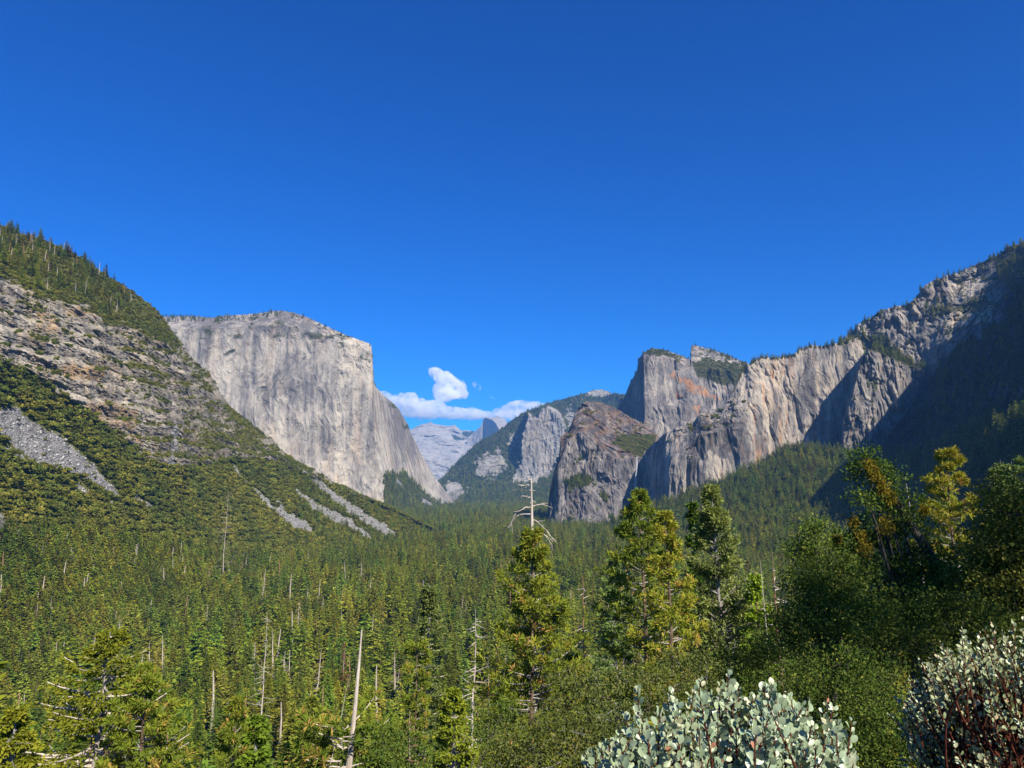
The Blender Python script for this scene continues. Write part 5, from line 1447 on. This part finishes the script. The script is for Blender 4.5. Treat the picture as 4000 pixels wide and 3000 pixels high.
def blade_leaves(b, rs, base, d, nrm, L, W, tint, cup=0.12):
    """oval leaves with a fold: a ring of 8 points round the midrib"""
    n = len(base)
    sd = np.cross(d, nrm)
    prof = [(0.0, 0.0), (0.28, 0.40), (0.62, 0.5), (0.88, 0.30), (1.0, 0.0), (0.88, -0.30), (0.62, -0.5), (0.28, -0.40)]
    pts = []
    for a, w in prof:
        pts.append(base + d * (L * a)[:, None] + sd * (W * w)[:, None] + nrm * (W * cup * (abs(w) * 2) ** 1.5)[:, None] - nrm * (L * 0.10 * a * a)[:, None])
    mid = [base + d * (L * a)[:, None] - nrm * (L * 0.10 * a * a)[:, None] for a in (0.28, 0.62, 0.88)]
    V = np.stack(pts + mid, 1)
    o = np.arange(n)[:, None] * 11
    Tq = np.concatenate([o + np.array([[1, 2, 9, 8]]), o + np.array([[2, 3, 10, 9]]), o + np.array([[8, 9, 6, 7]]), o + np.array([[9, 10, 5, 6]])])
    Tt = np.concatenate([o + np.array([[0, 1, 8]]), o + np.array([[0, 8, 7]]), o + np.array([[3, 4, 10]]), o + np.array([[10, 4, 5]])])
    s0 = b.n
    V = V.reshape(-1, 3)
    b.V.append(V); b.F.append(Tq + s0); b.F.append(Tt + s0); b.T.append(np.repeat(tint, 11)); b.n += len(V)

def manzanita(rs, root, shoots, leafL, leafW, mat, label, stem_r, per=20, shoot_len=0.22, spread=0.9):
    """shoots: list of (tip point, direction)"""
    st, cr = Buf(), Buf()
    root = np.asarray(root)
    hubs = []
    for (tip, d) in shoots:
        d = unit(np.asarray(d, float))
        b0 = tip - d * shoot_len
        # main stem: from the root, bending up into the shoot; joins an earlier stem when one is near
        src, r0 = root + rs.normal(size=3) * np.array([0.06, 0.06, 0.0]), stem_r
        if hubs:
            hp = np.array([h for h in hubs])
            dist = np.linalg.norm(hp - (b0 - d * 0.3), axis=1)
            j = int(np.argmin(dist))
            if dist[j] < 0.35: src, r0 = hp[j], stem_r * 0.4
        s = np.linspace(0, 1, 8)[:, None]
        mid = (src + b0) / 2 + np.array([0, 0, -0.08]) + rs.normal(size=3) * 0.06
        pts = (1 - s) ** 2 * src + 2 * s * (1 - s) * mid + s ** 2 * b0
        hubs += [pts[4], pts[6]]
        st.tube(pts, np.linspace(r0, 0.0035, 8), 6)
        bend = rs.normal(size=3) * 0.15
        q = np.linspace(0, 1, 6)[:, None]
        sp = b0 + d * (q * shoot_len) + bend * (q ** 2) * shoot_len * 0.5
        st.tube(sp, np.linspace(0.0035, 0.0015, 6), 5)
        k = per + rs.randint(-3, 4)
        t = np.linspace(0.02, 1, k)
        c = b0 + d * (t * shoot_len)[:, None] + bend * (t ** 2)[:, None] * shoot_len * 0.5
        a = np.arange(k) * 2.4 + rs.rand() * 6.28
        e1 = unit(np.cross(d, np.array([0.3, 0.9, 0.1]))); e2 = np.cross(d, e1)
        out = np.cos(a)[:, None] * e1 + np.sin(a)[:, None] * e2
        w = np.where(t > 0.85, 0.45, spread)[:, None] * (0.7 + 0.5 * rs.rand(k, 1))
        ld = unit(d * 0.75 + out * w + np.array([0, 0, 0.25]) + rs.normal(size=(k, 3)) * 0.15)
        pet = c + ld * 0.008
        # leaves stand on edge: the blade's normal is mostly level
        h = np.array([0, 0, 1.0])
        nr = np.cross(ld, np.cross(h, ld) * rs.choice([-1, 1], (k, 1)) + rs.normal(size=(k, 3)) * 0.9)
        fc = np.array([0.25, -0.85, 0.35])           # blades turned to the light
        nr = nr * np.where((nr @ fc) < 0, -1.0, 1.0)[:, None] * 0.75 + fc * 0.8 * rs.rand(k, 1)
        nr = unit(nr - (nr * ld).sum(1, keepdims=True) * ld)
        L = leafL * (0.5 + 0.62 * rs.rand(k)) * np.where(t > 0.9, 0.7, 1.0)
        tn = np.clip(0.58 + 0.22 * rs.normal(size=k), 0, 0.95)
        tn[rs.rand(k) < 0.004] = 1.0
        for j in range(k):
            st.tube(np.stack([c[j], pet[j]]), [0.001, 0.001], 3)
        blade_leaves(cr, rs, pet, ld, nr, L, L * leafW * (0.85 + 0.3 * rs.rand(k)), tn, 0.10 + 0.1 * rs.rand(k))
    root0 = root.copy()
    e = empty('manzanita_shrub', root0)
    for b in (st, cr):
        b.V = [v - root0 for v in b.V]
    obj('stems', st.mesh('stems', M_STEM, True), e)
    obj('leaves', cr.mesh('leaves', mat, True), e)
    tag(e, label, 'shrub')

rs = np.random.RandomState(801)
sil = np.array([(2270, 2990), (2340, 2900), (2410, 2790), (2480, 2735), (2550, 2770), (2620, 2730), (2690, 2690), (2760, 2700), (2840, 2665), (2900, 2680), (2960, 2672), (3010, 2668), (3070, 2700), (3150, 2745), (3230, 2760), (3280, 2800), (3320, 2870), (3350, 2960)], float)
sh = []
for x in np.linspace(2310, 3330, 24):
    sh.append((P(x + rs.normal() * 8, np.interp(x, sil[:, 0], sil[:, 1]) + 30 * rs.normal() + 8, 2.55 + 0.25 * rs.rand()), (rs.normal() * 0.12 + (x - 2850) / 3500, rs.normal() * 0.15, 1)))
for _ in range(235):
    x = 2260 + 1100 * rs.rand()
    ys = np.interp(x, sil[:, 0], sil[:, 1]) + 25
    q = rs.rand()
    sh.append((P(x, ys + (3180 - ys) * q, 2.62 - 0.55 * q + 0.25 * rs.normal()), (rs.normal() * 0.22 + (x - 2850) / 2500, rs.normal() * 0.2 - 0.12, 1)))
root = P(2860, 2990, 2.75); root[2] = zg(root[0], root[1])
manzanita(rs, root, sh, 0.030, 0.74, M_MANZ, 'pale grey-green manzanita with large round leaves in the front', 0.007, per=22, shoot_len=0.17)

rs = np.random.RandomState(802)
sh = []
root = P(4080, 3000, 3.9); root[2] = zg(root[0], root[1])
outl = np.array([(3520, 2960), (3525, 2760), (3560, 2610), (3620, 2560), (3700, 2530), (3740, 2480), (3800, 2455), (3860, 2490), (3930, 2465), (4000, 2440), (4120, 2430)], float)
def shot(x, y, D):
    t = P(x, y, D)
    d = unit(t - P(4120, 3300, 3.9)) + np.array([0, 0, 0.35]) + rs.normal(size=3) * 0.18
    return (t, d)
for q in np.linspace(0, len(outl) - 1, 34):
    i = int(min(q, len(outl) - 2)); w = q - i
    x, y = outl[i] * (1 - w) + outl[i + 1] * w
    sh.append(shot(x + 15 + rs.normal() * 26, y + 15 + rs.normal() * 30, 3.8 + 0.4 * rs.rand()))
n = 0
while n < 300:
    x, y = 3520 + 620 * rs.rand(), 2440 + 640 * rs.rand()
    lim = np.interp(x, outl[1:, 0], outl[1:, 1]) + 30
    if y < lim: continue
    # gaps where the red stems show, towards the root
    if rs.rand() < 0.55 * sstep(560, 100, np.hypot(x - 4020, y - 3050)): continue
    sh.append(shot(x, y, 3.7 - 0.5 * rs.rand() + 0.5 * rs.rand())); n += 1
manzanita(rs, root, sh, 0.025, 0.74, M_MANZ2, 'cream-leaved manzanita with red stems at the right edge', 0.014, per=17, shoot_len=0.15)
#PART5
# ------------------------------------------------------------------ clouds beyond the mountains, and the air
def cloud(name, puffs, D, seed, density, label, lo=0.41):
    c0 = P(np.mean([p[0] for p in puffs]), np.mean([p[1] for p in puffs]), D)
    Vs, Fs, n = [], [], 0
    import bmesh
    bm0 = bmesh.new()
    bmesh.ops.create_icosphere(bm0, subdivisions=3, radius=1.0)
    sv = np.array([v.co[:] for v in bm0.verts]); sf = np.array([[v.index for v in f.verts] for f in bm0.faces])
    bm0.free()
    rs = np.random.RandomState(seed)
    for (px, py, rx, ry) in puffs:
        c = P(px, py, D + rs.normal() * 120) - c0
        k = D / F
        r = np.array([rx * k, 0.8 * (rx + ry) / 2 * k, ry * k])
        Vs.append(c + sv * r); Fs.append(sf + n); n += len(sv)
    me = mesh_np(name, np.concatenate(Vs), [(np.concatenate(Fs), 0)])
    o = obj(name, me, label=label, cat='cloud')
    o.location = c0
    r = o.modifiers.new('join', 'REMESH'); r.mode = 'VOXEL'; r.voxel_size = 55.0
    for k, (sz, st) in enumerate(((520.0, 260.0), (190.0, 120.0), (80, 50))):
        tx = bpy.data.textures.new(name + '_billow', 'CLOUDS'); tx.noise_scale = sz; tx.noise_depth = 3
        dm = o.modifiers.new('billow', 'DISPLACE'); dm.texture = tx; dm.strength = st; dm.mid_level = 0.5; dm.texture_coords = 'GLOBAL'
    s = NT('cloud_vapour')
    pos = s.n('ShaderNodeNewGeometry').outputs['Position']
    nz = s.noise(pos, 0.0034, 7, 0.68)
    pv = s.n('ShaderNodeVolumePrincipled')
    pv.inputs['Color'].default_value = (0.98, 0.985, 1.0, 1)
    pv.inputs['Anisotropy'].default_value = 0.1
    s.l(s.rng(nz, lo, 0.76, 0.0, density * 1.3), pv.inputs['Density'])
    s.l(pv.outputs[0], s.out.inputs['Volume'])
    s.m.cycles.volume_step_rate = 1.0
    o.data.materials.append(s.m)
    return o
CD = 26000
cloud('cloud', [(1700, 1455, 30, 22), (1735, 1475, 40, 26), (1760, 1490, 34, 24), (1730, 1520, 44, 32), (1775, 1520, 50, 38), (1745, 1545, 50, 22), (1800, 1540, 34, 22), (1790, 1500, 26, 20)], CD, 1, 0.012, 'tall puffy white cloud rising above the long low one', 0.385)
cloud('cloud', [(1490, 1560, 60, 34), (1540, 1575, 60, 36), (1590, 1570, 50, 42), (1630, 1590, 60, 40), (1690, 1600, 70, 34), (1760, 1612, 70, 28), (1830, 1618, 70, 24), (1900, 1622, 60, 16), (1560, 1610, 70, 22), (1650, 1622, 80, 16)], CD, 2, 0.009, 'long flat white cloud lying along the horizon beside the cliff')
cloud('cloud', [(1970, 1605, 50, 28), (2020, 1590, 60, 30), (2070, 1590, 60, 28), (2000, 1625, 70, 22), (2110, 1600, 50, 26)], CD, 3, 0.008, 'low white cloud touching the wooded ridge')
cloud('cloud', [(1852, 1500, 12, 12), (1868, 1512, 12, 9), (1848, 1512, 10, 6)], CD, 4, 0.006, 'small torn cloud wisp right of the tall puffy cloud')
cloud('cloud', [(1915, 1553, 16, 7), (1930, 1557, 14, 5)], CD, 5, 0.006, 'faint tiny cloud wisp above the cut dome')

s = NT('haze_air')
pv = s.n('ShaderNodeVolumePrincipled')
pv.inputs['Color'].default_value = (0.18, 0.46, 1.0, 1)
pv.inputs['Density'].default_value = HAZE
pv.inputs['Anisotropy'].default_value = 0.0
s.l(pv.outputs[0], s.out.inputs['Volume'])
x0, x1, y0, y1, z0, z1 = -6000.0, 6000.0, -4000.0, 18500.0, -420.0, 1650.0
hv = np.array([(x, y, z) for x in (x0, x1) for y in (y0, y1) for z in (z0, z1)])
hf = np.array([(0, 1, 3, 2), (4, 6, 7, 5), (0, 4, 5, 1), (2, 3, 7, 6), (0, 2, 6, 4), (1, 5, 7, 3)])
obj('haze', mesh_np('haze', hv, [(hf, 0)], [s.m]), label='thin blue air between the camera and the far mountains', cat='haze', kind='stuff')
